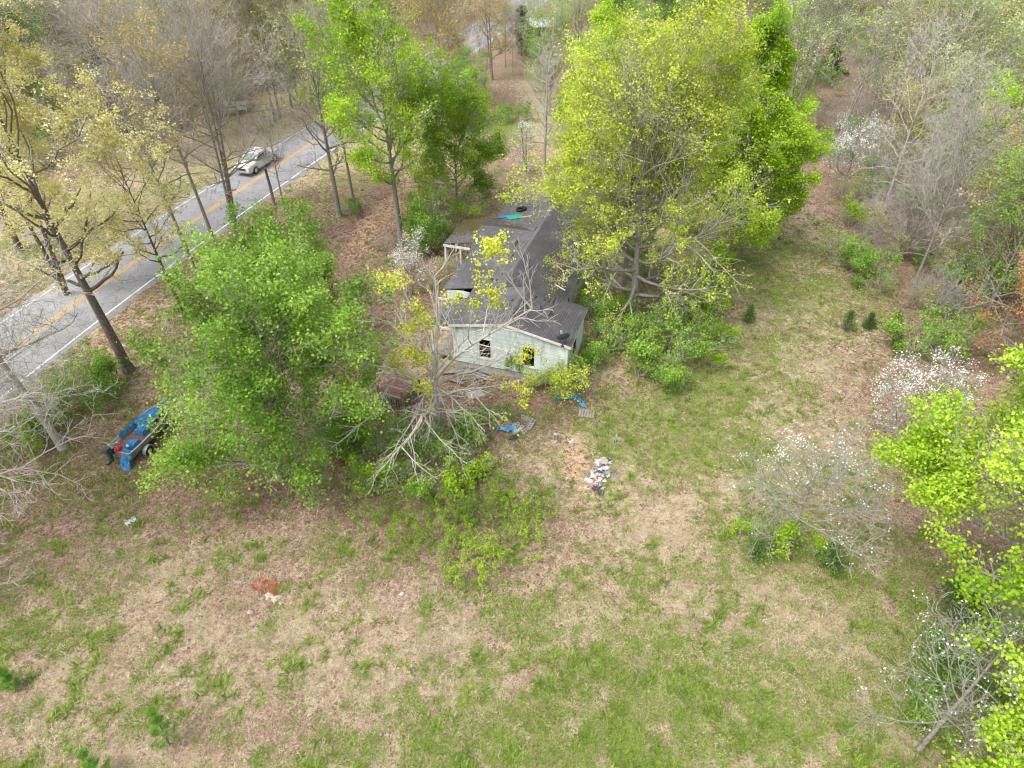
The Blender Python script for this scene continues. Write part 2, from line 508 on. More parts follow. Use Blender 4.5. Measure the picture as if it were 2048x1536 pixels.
# ------------------------------------------------------------------ road
def strip(name, o0, o1, z, mat, thick=0.0, rows=slice(None), parent=None, wob=0.0):
    R_ = ROAD[rows]; N_ = RN[rows]; n_ = len(R_)
    rs = np.random.RandomState(int(abs(o0) * 100) + 3)
    w0 = wob * (rs.rand(n_) - .5); w1 = wob * (rs.rand(n_) - .5)
    a = R_ + N_ * (o0 + w0)[:, None] if wob else R_ + N_ * o0
    b = R_ + N_ * (o1 + w1)[:, None] if wob else R_ + N_ * o1
    v = np.vstack([np.c_[a, np.full(n_, z)], np.c_[b, np.full(n_, z)]])
    i = np.arange(n_ - 1)
    f = [np.stack([i, n_ + i, n_ + i + 1, i + 1], 1)]
    if thick:
        v = np.vstack([v, np.c_[a - N_ * .06, np.full(n_, z - thick)], np.c_[b + N_ * .06, np.full(n_, z - thick)]])
        f.append(np.stack([2 * n_ + i, i, i + 1, 2 * n_ + i + 1], 1)); f.append(np.stack([n_ + i, 3 * n_ + i, 3 * n_ + i + 1, n_ + i + 1], 1))
    return link(name, make_mesh(name, v, f, [mat]), parent)


def asphalt():
    m, n, l, b = new_mat('asphalt')
    tc = n.new("ShaderNodeTexCoord")
    a = n.new("ShaderNodeTexNoise"); a.inputs["Scale"].default_value = 0.35; a.inputs["Detail"].default_value = 8; a.inputs["Roughness"].default_value = .7
    f = n.new("ShaderNodeTexNoise"); f.inputs["Scale"].default_value = 14; f.inputs["Detail"].default_value = 4
    v = n.new("ShaderNodeTexVoronoi"); v.feature = 'DISTANCE_TO_EDGE'; v.inputs["Scale"].default_value = 0.42
    w = n.new("ShaderNodeTexNoise"); w.inputs["Scale"].default_value = 1.2; w.inputs["Detail"].default_value = 4
    ad = n.new("ShaderNodeVectorMath"); ad.operation = 'MULTIPLY_ADD'; ad.inputs[1].default_value = (2.2, 2.2, 0)
    l.new(tc.outputs["Object"], a.inputs["Vector"]); l.new(tc.outputs["Object"], f.inputs["Vector"]); l.new(tc.outputs["Object"], w.inputs["Vector"])
    l.new(w.outputs["Color"], ad.inputs[0]); l.new(tc.outputs["Object"], ad.inputs[2]); l.new(ad.outputs[0], v.inputs["Vector"])
    r = ramp(n, [(0.3, (0.21, 0.208, 0.215)), (0.5, (0.275, 0.272, 0.28)), (0.7, (0.33, 0.325, 0.335))])
    l.new(a.outputs["Fac"], r.inputs["Fac"])
    fr = ramp(n, [(0.3, (0.72, 0.72, 0.72)), (0.7, (1.15, 1.15, 1.15))]); l.new(f.outputs["Fac"], fr.inputs["Fac"])
    cr = ramp(n, [(0.0, (0.66, 0.65, 0.65)), (0.014, (0.82, .82, .82)), (0.03, (1, 1, 1))]); l.new(v.outputs["Distance"], cr.inputs["Fac"])
    m1 = n.new("ShaderNodeMix"); m1.data_type = 'RGBA'; m1.blend_type = 'MULTIPLY'; m1.inputs["Factor"].default_value = 1
    m2 = n.new("ShaderNodeMix"); m2.data_type = 'RGBA'; m2.blend_type = 'MULTIPLY'; m2.inputs["Factor"].default_value = 1
    l.new(r.outputs[0], m1.inputs["A"]); l.new(fr.outputs[0], m1.inputs["B"]); l.new(m1.outputs["Result"], m2.inputs["A"]); l.new(cr.outputs[0], m2.inputs["B"])
    l.new(m2.outputs["Result"], b.inputs["Base Color"]); b.inputs["Roughness"].default_value = 0.85
    return m


M['asphalt'] = asphalt()
road = strip('road', -3.62, 3.62, 0.05, M['asphalt'], 0.06, wob=0.22)
tag(road, kind='structure')
strip('edge_line', -3.24, -3.11, 0.054, M['white_paint'], parent=road)
strip('edge_line', 3.11, 3.24, 0.054, M['white_paint'], parent=road)
strip('centre_line', -0.19, -0.075, 0.054, M['yellow_paint'], parent=road)
strip('centre_line', 0.075, 0.19, 0.054, M['yellow_paint'], parent=road)

# ------------------------------------------------------------------ the house (local X across, Y along the ridge away from the camera)
HO = np.array(G(911, 733)[:2]); HA = math.radians(72.7)
HB = np.array([math.sin(HA), -math.cos(HA)]); HAx = np.array([math.cos(HA), math.sin(HA)])


def HW(w, s, z=0.0):
    p = HO + HB * w + HAx * s
    return (p[0], p[1], z)


HROT = HA - math.pi / 2
M['siding'] = noisy('siding', (0.44, 0.52, 0.50), (0.60, 0.67, 0.66), 1.1, 0.6, c2=(0.66, 0.73, 0.72), detail=5)
def siding_mat():
    m, n, l, b = new_mat('siding')
    gm = n.new("ShaderNodeNewGeometry"); oi = n.new("ShaderNodeObjectInfo")
    mp = n.new("ShaderNodeMapping"); mp.inputs["Scale"].default_value = (1.6, 1.6, .35); l.new(gm.outputs["Position"], mp.inputs["Vector"])
    a = n.new("ShaderNodeTexNoise"); a.inputs["Scale"].default_value = 1.4; a.inputs["Detail"].default_value = 6; a.inputs["Roughness"].default_value = .6; l.new(mp.outputs[0], a.inputs["Vector"])
    r = ramp(n, [(0.28, (0.33, 0.37, 0.33)), (0.42, (0.49, 0.55, 0.53)), (0.6, (0.60, 0.67, 0.66)), (0.8, (0.67, 0.73, 0.73))]); l.new(a.outputs["Fac"], r.inputs["Fac"])
    mr = n.new("ShaderNodeMapRange"); mr.inputs["To Min"].default_value = .86; mr.inputs["To Max"].default_value = 1.08; l.new(oi.outputs["Random"], mr.inputs["Value"])
    h = n.new("ShaderNodeHueSaturation"); l.new(mr.outputs[0], h.inputs["Value"]); l.new(r.outputs[0], h.inputs["Color"])
    l.new(h.outputs[0], b.inputs["Base Color"]); b.inputs["Roughness"].default_value = .65
    return m


M['siding'] = siding_mat()
M['trim'] = noisy('trim', (0.50, 0.49, 0.43), (0.74, 0.73, 0.69), 2.5, 0.6)
M['foundation'] = noisy('foundation', (0.22, 0.24, 0.18), (0.42, 0.42, 0.37), 1.6, 0.95, c2=(0.55, 0.54, 0.50), detail=9, bump=0.4)
M['roof_felt'] = noisy('roof_felt', (0.022, 0.020, 0.022), (0.045, 0.042, 0.045), 3, 0.95)
M['interior'] = noisy('interior', (0.05, 0.035, 0.025), (0.15, 0.11, 0.08), 2, 0.95)
M['old_wood'] = noisy('old_wood', (0.10, 0.085, 0.07), (0.25, 0.22, 0.19), 5, 0.95, c2=(0.34, 0.31, 0.28), rand=0.25)
M['raw_wood'] = noisy('raw_wood', (0.30, 0.20, 0.11), (0.48, 0.35, 0.21), 5, 0.9)


def shingle_mat():
    m, n, l, b = new_mat('shingle')
    at = n.new("ShaderNodeAttribute"); at.attribute_name = "tint"
    oi = n.new("ShaderNodeObjectInfo")
    tc = n.new("ShaderNodeTexCoord")
    gm = n.new("ShaderNodeNewGeometry")
    a = n.new("ShaderNodeTexNoise"); a.inputs["Scale"].default_value = 0.55; a.inputs["Detail"].default_value = 6; a.inputs["Roughness"].default_value = .65
    l.new(gm.outputs["Position"], a.inputs["Vector"])
    g = n.new("ShaderNodeTexNoise"); g.inputs["Scale"].default_value = 30; g.inputs["Detail"].default_value = 2
    l.new(gm.outputs["Position"], g.inputs["Vector"])
    mp = n.new("ShaderNodeMapRange"); mp.inputs["From Min"].default_value = 0.3; mp.inputs["From Max"].default_value = 0.7
    l.new(a.outputs["Fac"], mp.inputs["Value"])
    r = ramp(n, [(0.0, (0.055, 0.052, 0.057)), (0.5, (0.098, 0.093, 0.100)), (1.0, (0.165, 0.160, 0.168))])
    mm = n.new("ShaderNodeMath"); mm.operation = 'MULTIPLY_ADD'; mm.inputs[1].default_value = 0.62
    m3 = n.new("ShaderNodeMath"); m3.operation = 'MULTIPLY_ADD'; m3.inputs[1].default_value = 0.38
    l.new(at.outputs["Fac"], m3.inputs[0]); m3.inputs[2].default_value = 0.0
    l.new(mp.outputs[0], mm.inputs[0]); l.new(m3.outputs[0], mm.inputs[2])
    l.new(mm.outputs[0], r.inputs["Fac"])
    l.new(r.outputs[0], b.inputs["Base Color"])
    b.inputs["Roughness"].default_value = 0.9
    bp = n.new("ShaderNodeBump"); bp.inputs["Strength"].default_value = .4; bp.inputs["Distance"].default_value = .01
    l.new(g.outputs["Fac"], bp.inputs["Height"]); l.new(bp.outputs[0], b.inputs["Normal"])
    return m


M['shingle'] = shingle_mat()
M['moss'] = noisy('moss', (0.04, 0.042, 0.018), (0.085, 0.075, 0.03), 3, 1.0, c2=(0.11, 0.085, 0.05))

house = empty('house', (HO[0], HO[1], 0), HROT)
tag(house, "abandoned single storey house with white clapboard gable and worn dark shingle roof among the trees", "house")
RP = 0.2
zL = lambda w: 3.28 + RP * w                      # long left slope (front and main part share it)
zRm = lambda w: 3.62 - RP * (w - 1.7)             # right slope, main part
zRf = lambda w: 3.95 - RP * (w - 3.35)            # right slope, front part
FS, ME = 4.4, 19.8                                # front part ends, main part ends


def wall(parent, org, du, L, z0, ztop, holes, n_out, board=0.118, name='wall', sheath=0.10):
    """A wall of clapboards on sheathing: org, du are in house axes; ztop(u) is the roof line; holes are (u0,u1,za,zb)."""
    org = np.array(org, float); du = np.array(du, float); no = np.array(n_out, float)
    P_ = lambda u, z, o: tuple(org[:2] + du[:2] * u + no[:2] * o) + (z,)
    mb = MB()
    cuts = sorted({0.0, L, *[h[0] for h in holes], *[h[1] for h in holes], *([3.35] if ztop(0) != ztop(L) or ztop(L / 2) > ztop(0) + .2 else [])})
    cuts = [c for c in cuts if 0 <= c <= L]
    for a, b_ in zip(cuts[:-1], cuts[1:]):
        segs = [(z0, None)]
        for h in holes:
            if a >= h[0] - 1e-6 and b_ <= h[1] + 1e-6: segs = [(z0, h[2]), (h[3], None)]
        for lo, hi in segs:
            ha, hb = (ztop(a), ztop(b_)) if hi is None else (hi, hi)
            q = [P_(a, lo, -sheath), P_(b_, lo, -sheath), P_(b_, lo, 0), P_(a, lo, 0), P_(a, ha, -sheath), P_(b_, hb, -sheath), P_(b_, hb, 0), P_(a, ha, 0)]
            mb.hexa(q)
    w = mb.build(name, M['interior'], parent)
    z = z0
    while z < 4.2:
        zb = z + board
        us = np.linspace(0, L, 241)
        def span(zz):
            ok = us[np.array([ztop(u) for u in us]) >= zz - 1e-6]
            return (ok.min(), ok.max()) if len(ok) > 1 else None
        s0, s1 = span(z), span(min(zb, 99))
        if s0 is None: break
        if s1 is None: s1 = ((s0[0] + s0[1]) / 2,) * 2
        parts = [(s0[0], s0[1], s1[0], s1[1])]
        for h in holes:
            if zb > h[2] + .01 and z < h[3] - .01:
                nw = []
                for (a0, a1, b0, b1) in parts:
                    if h[0] > a0 and h[1] < a1: nw += [(a0, h[0] - .05, b0, h[0] - .05), (h[1] + .05, a1, h[1] + .05, b1)]
                    else: nw.append((a0, a1, b0, b1))
                parts = nw
        for (a0, a1, b0, b1) in parts:
            if a1 - a0 < .05: continue
            o0, o1 = 0.046, 0.014
            q = [P_(a0, z, .002), P_(a1, z, .002), P_(a1, z, o0), P_(a0, z, o0), P_(b0, zb, .002), P_(b1, zb, .002), P_(b1, zb, o1), P_(b0, zb, o1)]
            MB().hexa(q).build('siding_board', M['siding'], w)
        z = zb
    return w


front_holes = [(1.66, 2.42, 1.12, 2.50), (4.46, 5.20, 1.10, 2.49)]
gable_top = lambda u: (zL(u) if u <= 3.35 else zRf(u)) - 0.05
wall(house, (0, 0), (1, 0), 7.2, 0.55, gable_top, front_holes, (0, -1))
right_holes = [(0.35, 1.15, 0.6, 2.45), (2.7, 3.5, 1.2, 2.4), (5.6, 6.5, 1.2, 2.4), (8.3, 9.2, 1.2, 2.4), (11.4, 12.3, 1.2, 2.4)]
wall(house, (5.5, FS), (0, 1), ME - .2 - FS, 0.5, lambda u: zRm(5.5) - 0.05, right_holes, (1, 0))
wall(house, (7.2, 0.0), (0, 1), FS, 0.55, lambda u: zRf(7.2) - 0.05, [(1.5, 2.4, 1.3, 2.4)], (1, 0))
wall(house, (0.0, FS), (0, -1), FS, 0.55, lambda u: zL(0) - 0.05, [(1.2, 2.1, 0.6, 2.5)], (-1, 0))
wall(house, (-2.1, FS), (1, 0), 2.1, 0.55, lambda u: zL(-2.1) - 0.05, [(0.7, 1.5, 1.2, 2.4)], (0, -1))
wall(house, (-2.1, ME - .2), (0, -1), ME - .2 - FS, 0.55, lambda u: zL(-2.1) - 0.05, [(3, 3.9, 1.2, 2.4), (6.2, 7.1, .6, 2.4), (10, 10.9, 1.2, 2.4)], (-1, 0))
wall(house, (5.5, ME - .2), (-1, 0), 7.6, 0.55, lambda u: min(zL(5.5 - u), zRm(5.5 - u)) - 0.05, [(2, 2.8, 1.2, 2.4)], (0, 1))
fb = MB()
for (a, b_, c, d) in ((0.03, 7.17, 0.03, 0.2), (7.0, 7.17, 0.2, FS), (0.03, .2, .2, FS), (-2.07, 0.03, FS + .03, FS + .2), (-2.07, -1.9, FS + .2, ME - .25), (5.3, 5.47, FS, ME - .25), (-1.9, 5.3, ME - .4, ME - .25)):
    fb.box(a, b_, c, d, -0.1, 0.553)
fb.build('foundation', M['foundation'], house)
fl = MB(); fl.box(.12, 7.08, .12, FS - .01, 0.5, 0.56); fl.box(-1.98, 5.38, FS, ME - .33, 0.5, 0.558)
fl.box(3.5, 3.6, .12, FS, .57, 3.2); fl.box(1.6, 1.7, FS, ME - .4, .57, 2.9)
fl.box(0.5, 1.4, 2.6, 3.6, .57, 1.1); fl.box(4.2, 6.2, 2.2, 3.4, .57, .95); fl.box(2.0, 2.6, 1.1, 1.6, .57, 1.3)
fl.build('floor', M['interior'], house)

# window frames and broken sashes of the front gable and right side


def window_frame(u0, u1, z0, z1, org, du, no):
    org = np.array(org, float); du = np.array(du, float); no = np.array(no, float)
    P_ = lambda u, z, o: tuple(org + du * u + no * o) + (z,)
    f = MB()
    for a, b_, c, d in ((u0 - .05, u0 + .015, z0 - .05, z1 + .05), (u1 - .015, u1 + .05, z0 - .05, z1 + .05), (u0 + .015, u1 - .015, z1 - .01, z1 + .05), (u0 + .015, u1 - .015, z0 - .05, z0 + .01)):
        f.hexa([P_(a, c, -.06), P_(b_, c, -.06), P_(b_, c, .042), P_(a, c, .042), P_(a, d, -.06), P_(b_, d, -.06), P_(b_, d, .042), P_(a, d, .042)])
    w = f.build('window', M['trim'], house)
    sl = MB(); sl.hexa([P_(u0 - .08, z0 - .085, -.04), P_(u1 + .08, z0 - .085, -.04), P_(u1 + .08, z0 - .085, .075), P_(u0 - .08, z0 - .085, .075), P_(u0 - .08, z0 - .052, -.04), P_(u1 + .08, z0 - .052, -.04), P_(u1 + .08, z0 - .052, .07), P_(u0 - .08, z0 - .052, .07)])
    sl.build('sill', M['trim'], w)
    ms = MB(); zc_ = (z0 + z1) / 2
    ms.hexa([P_(u0 + .016, zc_ - .018, -.055), P_(u1 - .016, zc_ - .018, -.055), P_(u1 - .016, zc_ - .018, -.02), P_(u0 + .016, zc_ - .018, -.02), P_(u0 + .016, zc_ + .018, -.055), P_(u1 - .016, zc_ + .018, -.055), P_(u1 - .016, zc_ + .018, -.02), P_(u0 + .016, zc_ + .018, -.02)])
    ms.build('meeting_rail', M['old_wood'], w)


for h in front_holes: window_frame(*h, (0, 0), (1, 0), (0, -1))
for h in right_holes: window_frame(*h, (5.5, FS), (0, 1), (1, 0))

# corner boards, rake boards, fascia
tb = MB()
tb.box(-.03, .07, -.052, -.036, .55, zL(0) - .08)
tb.build('corner_board', M['trim'], house)
tb = MB(); tb.box(7.13, 7.24, -.052, -.036, .55, zRf(7.2) - .08); tb.box(7.237, 7.25, -.036, .09, .55, zRf(7.2) - .08)
tb.build('corner_board', M['trim'], house)
OVF, OVS = 0.16, 0.22                       # overhang at the gable, at the eaves


def raked(w0, w1, zf, s0, s1, dz0, dz1, name, mat):
    b = MB()
    b.hexa([(w0, s0, zf(w0) + dz0), (w1, s0, zf(w1) + dz0), (w1, s1, zf(w1) + dz0), (w0, s1, zf(w0) + dz0), (w0, s0, zf(w0) + dz1), (w1, s0, zf(w1) + dz1), (w1, s1, zf(w1) + dz1), (w0, s1, zf(w0) + dz1)])
    return b.build(name, mat, house)


WL_F, WR_F, WL_M, WR_M = -0.22, 7.42, -2.45, 5.80
raked(WL_F, 3.35, zL, -OVF - .028, -OVF - .002, -.15, .015, 'rake_board', M['trim'])
raked(3.35, WR_F, zRf, -OVF - .028, -OVF - .002, -.15, .015, 'rake_board', M['trim'])
raked(1.72, 3.35, zL, FS + .002, FS + .02, -.25, -.01, 'rake_board', M['trim'])
raked(3.35, WR_F, zRf, FS + .002, FS + .02, -.15, -.01, 'rake_board', M['trim'])
raked(WR_F, WR_F + .025, zRf, -OVF, FS, -.15, .0, 'fascia', M['trim'])
raked(WR_M, WR_M + .025, zRm, FS + .03, ME, -.15, .0, 'fascia', M['trim'])
raked(WL_M - .025, WL_M, zL, FS, 9.6, -.15, .0, 'fascia', M['old_wood'])

# roof deck
CR_S, CR_H = 12.8, 3.0                       # cross gable: ridge position, half width
zC = lambda s: 3.60 - 0.262 * abs(s - CR_S)
rf = MB()


def slab(c, t=0.05):
    rf.hexa([(x, y, z - t) for x, y, z in c] + list(c))


def slab3(a, b_, c, t=0.05):
    rf.add([(x, y, z - t) for x, y, z in (a, b_, c)] + [a, b_, c], [(0, 2, 1), (3, 4, 5), (0, 1, 4, 3), (1, 2, 5, 4), (2, 0, 3, 5)])


slab([(WL_F, -OVF, zL(WL_F)), (3.35, -OVF, 3.95), (3.35, FS, 3.95), (WL_F, FS, zL(WL_F))])
slab([(3.35, -OVF, 3.949), (WR_F, -OVF, zRf(WR_F)), (WR_F, FS, zRf(WR_F)), (3.35, FS, 3.949)])
slab([(WL_M, FS, zL(WL_M)), (1.70, FS, 3.62), (1.70, ME, 3.62), (WL_M, ME, zL(WL_M))])
slab([(1.70, FS, 3.619), (WR_M, FS, zRm(WR_M)), (WR_M, ME, zRm(WR_M)), (1.70, ME, 3.619)])
slab3((1.6, CR_S, 3.605), (-2.6, CR_S, 3.605), (-2.6, CR_S - CR_H, zC(CR_S - CR_H)))
slab3((1.6, CR_S, 3.604), (-2.6, CR_S + CR_H, zC(CR_S + CR_H)), (-2.6, CR_S, 3.604))
zP = lambda w: 2.50 + 0.18 * (w + 5.05)
slab([(-5.05, 11.1, zP(-5.05)), (-2.5, 11.1, zP(-2.5)), (-2.5, 15.5, zP(-2.5)), (-5.05, 15.5, zP(-5.05))])
zF = lambda w: 2.62 + 0.16 * (w + 2.45)
slab([(-1.55, 0.2, zF(-1.55)), (-.2, 0.2, zF(-.2)), (-.2, 3.4, zF(-.2)), (-1.55, 3.4, zF(-1.55))])
roof = rf.build('roof', M['roof_felt'], house)
# gable triangle under the cross gable
g3 = MB(); g3.add([(-2.45, CR_S - 2.8, 2.80), (-2.45, CR_S + 2.8, 2.80), (-2.45, CR_S, 3.54), (-2.4, CR_S - 2.8, 2.80), (-2.4, CR_S + 2.8, 2.80), (-2.4, CR_S, 3.54)], [(0, 1, 2), (5, 4, 3), (0, 2, 5, 3), (2, 1, 4, 5), (0, 3, 4, 1)])
g3.build('gable', M['siding'], house)

# shingle tabs: every tab is a thin wedge lying on the tab below it
rng = random.Random(11)
TABS = []                                     # (corner list, tint, centre)
GONE_PX = [(1071, 458), (1064, 480), (1034, 484), (1031, 489), (1014, 500), (1011, 505), (983, 560), (977, 572), (1045, 605), (1049, 612), (1054, 613), (1027, 600), (1071, 597), (1096, 604), (1100, 602), (1111, 603), (1112, 598), (1080, 617), (1082, 619), (1032, 623), (992, 561), (1007, 548), (1025, 512), (1105, 607), (1060, 607), (1090, 600), (975, 574), (1020, 629), (1009, 638), (1103, 628)]
GONE = [np.array(p) for p in GONE_PX]


def to_px(q):
    x, y, z = HW(q[0], q[1], q[2]); z -= CAM_H
    d = y * CP - z * SP
    return np.array((1024 + F_PX * x / d, 768 - F_PX * (y * SP + z * CP) / d))


def shingle_plane(o, eu, ev, L, Wd, inside_=None, tabw=0.305, expo=0.145, dark=0.0, moss=None):
    """o: upper corner, eu along the course, ev down the slope (unit vectors); courses are laid from the eave up."""
    o = np.array(o, float); eu = np.array(eu, float); ev = np.array(ev, float)
    n = np.cross(eu, ev); n /= np.linalg.norm(n)
    if n[2] < 0: n = -n
    rows = int(Wd / expo)
    for r in range(rows + 1):
        v1 = Wd - r * expo + .02; v0 = max(v1 - expo - .012, 0)
        off = (r % 2) * tabw / 2 + rng.uniform(-.015, .015)
        k = -1
        rowt = rng.uniform(-.12, .12)
        while True:
            u0 = k * tabw + off; k += 1
            if u0 > L - .03: break
            u1 = u0 + tabw - .012
            if u1 < .03: continue
            u0 = max(u0, 0); u1 = min(u1, L)
            c = o + eu * (u0 + u1) / 2 + ev * (v0 + v1) / 2
            if inside_ and not inside_(c): continue
            px = to_px(c)
            if any(abs(px[0] - g[0]) < 3.2 and abs(px[1] - g[1]) < 2.6 for g in GONE): continue
            lift = rng.choice((0, 0, 0, .004, .01)) if rng.random() < .3 else 0
            j = rng.uniform(-.008, .008)
            a = o + eu * u0 + ev * v0 + n * .004; b_ = o + eu * u1 + ev * v0 + n * .004
            d = o + eu * u0 + ev * (v1 + j) + n * (.018 + lift); cc = o + eu * u1 + ev * (v1 + j) + n * (.018 + lift)
            mo = moss(c) if moss else 0
            TABS.append(((a, b_, cc, d, n), min(max(rng.gauss(.5, .22) + rowt - dark, 0), 1), c, mo))


sq = math.hypot(1, RP)
dvL = np.array((-1 / sq, 0, -RP / sq)); dvR = np.array((1 / sq, 0, -RP / sq)); eY = np.array((0, 1.0, 0))
cross_z = lambda c: c[0] < 1.6 and abs(c[1] - CR_S) < CR_H and zC(c[1]) > zL(c[0]) + .01 and c[0] > -2.6
shingle_plane((3.35, -OVF, 3.95), eY, dvL, FS + OVF, (3.35 - WL_F) * sq)
shingle_plane((3.35, -OVF, 3.95), eY, dvR, FS + OVF, (WR_F - 3.35) * sq)
shingle_plane((1.70, FS, 3.62), eY, dvL, ME - FS, (1.7 - WL_M) * sq, lambda c: not cross_z(c))
shingle_plane((1.70, FS + .02, 3.62), eY, dvR, ME - FS - .02, (WR_M - 1.7) * sq)
sc_ = math.hypot(1, .262)
for sg in (-1, 1):
    ev = np.array((0, sg / sc_, -.262 / sc_))
    shingle_plane((-2.6, CR_S, 3.605), (1, 0, 0), ev, 4.2, CR_H * sc_, lambda c: zC(c[1]) > zL(c[0]) - .015, dark=.28)
sp_ = math.hypot(1, .18)
shingle_plane((-2.5, 11.1, zP(-2.5)), eY, np.array((-1 / sp_, 0, -.18 / sp_)), 4.4, 2.55 * sp_, dark=.25, moss=lambda c: c[1] > 13.0 + rng.uniform(-.9, .5))
sf_ = math.hypot(1, .16)
shingle_plane((-.2, .2, zF(-.2)), eY, np.array((-1 / sf_, 0, -.16 / sf_)), 3.2, 1.35 * sf_, dark=.2)
# ridge caps
for (w, z, s0, s1) in ((3.35, 3.95, -OVF, FS), (1.70, 3.62, FS, ME)):
    s = s0
    while s < s1 - .05:
        e = min(s + .3, s1)
        for sg in (-1, 1):
            a = np.array((w, s, z + .022)); b_ = np.array((w, e, z + .03)); c = np.array((w + sg * .16, e, z - .16 * RP + .03)); d = np.array((w + sg * .16, s, z - .16 * RP + .022))
            TABS.append(((a, b_, c, d, np.array((0, 0, 1.0))), min(max(rng.gauss(.82, .12), 0), 1), (a + c) / 2, 0))
        s = e - .005
camL = np.array(((0 - HO[0]) * HB[0] + (0 - HO[1]) * HB[1], (0 - HO[0]) * HAx[0] + (0 - HO[1]) * HAx[1], CAM_H))
TABS.sort(key=lambda t: np.linalg.norm(np.array(t[2]) - camL))


def tab_arrays(tabs):
    v = []; f4 = []; f2 = []; t = []
    for (q, tint, c, mo) in tabs:
        a, b_, cc, d, n = q
        b = len(v)
        v += [a, b_, cc, d, cc - n * .02, d - n * .02]
        (f2 if mo else f4).extend([(b, b + 3, b + 2, b + 1), (b + 3, b + 5, b + 4, b + 2), (b, b + 5, b + 3, b), (b + 1, b + 2, b + 4, b + 1)][:2])
        t += [tint] * 6
    return np.array(v), [np.array(f4).reshape(-1, 4), np.array(f2).reshape(-1, 4)], np.array(t)


for tb_ in TABS[:300]:
    v, f, t = tab_arrays([tb_])
    link('shingle', make_mesh('shingle', v, f, [M['shingle'], M['moss']], [0, 1], {'tint': t}), roof)
v, f, t = tab_arrays(TABS[300:])
tag(link('shingle', make_mesh('shingle_field', v, f, [M['shingle'], M['moss']], [0, 1], {'tint': t}), roof), kind='stuff')

# porch beams and posts on the left side
pb = MB(); pb.box(-5.05, -2.85, 11.02, 11.098, 2.30, 2.46); pb.box(-5.1, -5.01, 11.1, 15.4, 2.28, 2.44); pb.build('porch_beam', M['trim'], house)
for (w, s, h) in ((-4.95, 11.15, 2.3), (-3.72, 11.1, 2.3), (-4.95, 13.3, 2.3), (-4.95, 15.2, 2.3)):
    MB().box(w - .06, w + .06, s - .06, s + .06, 0, h).build('porch_post', M['trim'], house)
for i in range(3):
    MB().bar((-4.6 + i * .45, 11.3, .3), (-4.2 + i * .5, 11.9, 2.0 + .1 * i), .09, .04).build('broken_board', M['old_wood'], house)
pb = MB(); pb.box(-1.58, -.05, .10, .19, 2.62, 2.76); pb.build('porch_beam', M['trim'], house)
pb = MB(); pb.box(-2.45, -.05, 3.42, 3.5, 2.56, 2.70); pb.build('porch_beam', M['trim'], house)
for (w, s) in ((-1.5, .15), (-2.38, 3.46)):
    MB().box(w - .05, w + .05, s - .05, s + .05, 0, 2.6).build('porch_post', M['trim'], house)
MB().box(-1.5, -.04, .4, 3.4, .42, .5).build('porch_floor', M['old_wood'], house)

# ------------------------------------------------------------------ trees: growth
def _norm(d):
    k = math.sqrt(d[0] * d[0] + d[1] * d[1] + d[2] * d[2]) or 1e-9
    return (d[0] / k, d[1] / k, d[2] / k)


def _cross(a, b): return (a[1] * b[2] - a[2] * b[1], a[2] * b[0] - a[0] * b[2], a[0] * b[1] - a[1] * b[0])


def _rot_off(d, ang, az):
    """A direction at angle ang from d, at azimuth az around it."""
    ref = (0, 0, 1) if abs(d[2]) < 0.95 else (1, 0, 0)
    u = _norm(_cross(d, ref)); v = _cross(d, u)
    ca, sa = math.cos(ang), math.sin(ang); c, s = math.cos(az) * sa, math.sin(az) * sa
    return _norm((d[0] * ca + u[0] * c + v[0] * s, d[1] * ca + u[1] * c + v[1] * s, d[2] * ca + u[2] * c + v[2] * s))


class Grower:
    def __init__(s, seed):
        s.r = random.Random(seed)
        s.paths = [[], [], [], [], []]          # by level: (pts, r0, r1)
        s.anch = []                             # (point, weight) where leaves may sit

    def path(s, p, d, L, n, w, g):
        r = s.r; pts = [p]; st = L / n
        for _ in range(n):
            d = _norm((d[0] + r.gauss(0, w), d[1] + r.gauss(0, w), d[2] + r.gauss(0, w) + g))
            p = (p[0] + d[0] * st, p[1] + d[1] * st, p[2] + d[2] * st)
            pts.append(p)
        return pts

    def at(s, pts, t):
        x = t * (len(pts) - 1); i = min(int(x), len(pts) - 2); f = x - i
        a, b = pts[i], pts[i + 1]
        return (a[0] + (b[0] - a[0]) * f, a[1] + (b[1] - a[1]) * f, a[2] + (b[2] - a[2]) * f), _norm((b[0] - a[0], b[1] - a[1], b[2] - a[2]))

    def grow(s, p, d, L, r0, lev, P, floor=0.25):
        r = s.r
        n = (7, 6, 4, 3, 2)[lev]
        pts = s.path(p, d, L, n, P.get('wob', .16) * (1, 1, 1.1, 1.3, 1.4)[lev], P.get('trop', .05) if lev < 3 else P.get('trop', .05) * .6)
        pts = [(q[0], q[1], max(q[2], floor)) for q in pts]
        rt = max(r0 * .35, .006)
        s.paths[lev].append((pts, r0, rt))
        mx = P['maxlev']
        if lev == mx:
            for q in pts[1:]: s.anch.append(q)
            return
        if lev >= mx - 1: s.anch.append(pts[-1])
        nch = max(2, int(P['den'][lev] * L + .5))
        a0 = r.uniform(0, 6.28)
        tm = P.get('tmin', .25)
        for k in range(nch):
            t = tm + (1 - tm) * (k + r.random() * .8) / nch
            q, dd = s.at(pts, t)
            nd = _rot_off(dd, math.radians(r.uniform(*P.get('ang', (28, 62)))), a0 + k * 2.4 + r.uniform(-.5, .5))
            nd = _norm((nd[0], nd[1], nd[2] + P.get('lift', .12)))
            cl = L * P.get('ratio', .5) * (1.15 - .65 * t) * r.uniform(.7, 1.25)
            if cl < P.get('minlen', .25): cl = P.get('minlen', .25)
            s.grow(q, nd, cl, max(r0 * (1 - .6 * t) * .55, P.get('rmin', .012)), lev + 1, P, floor)


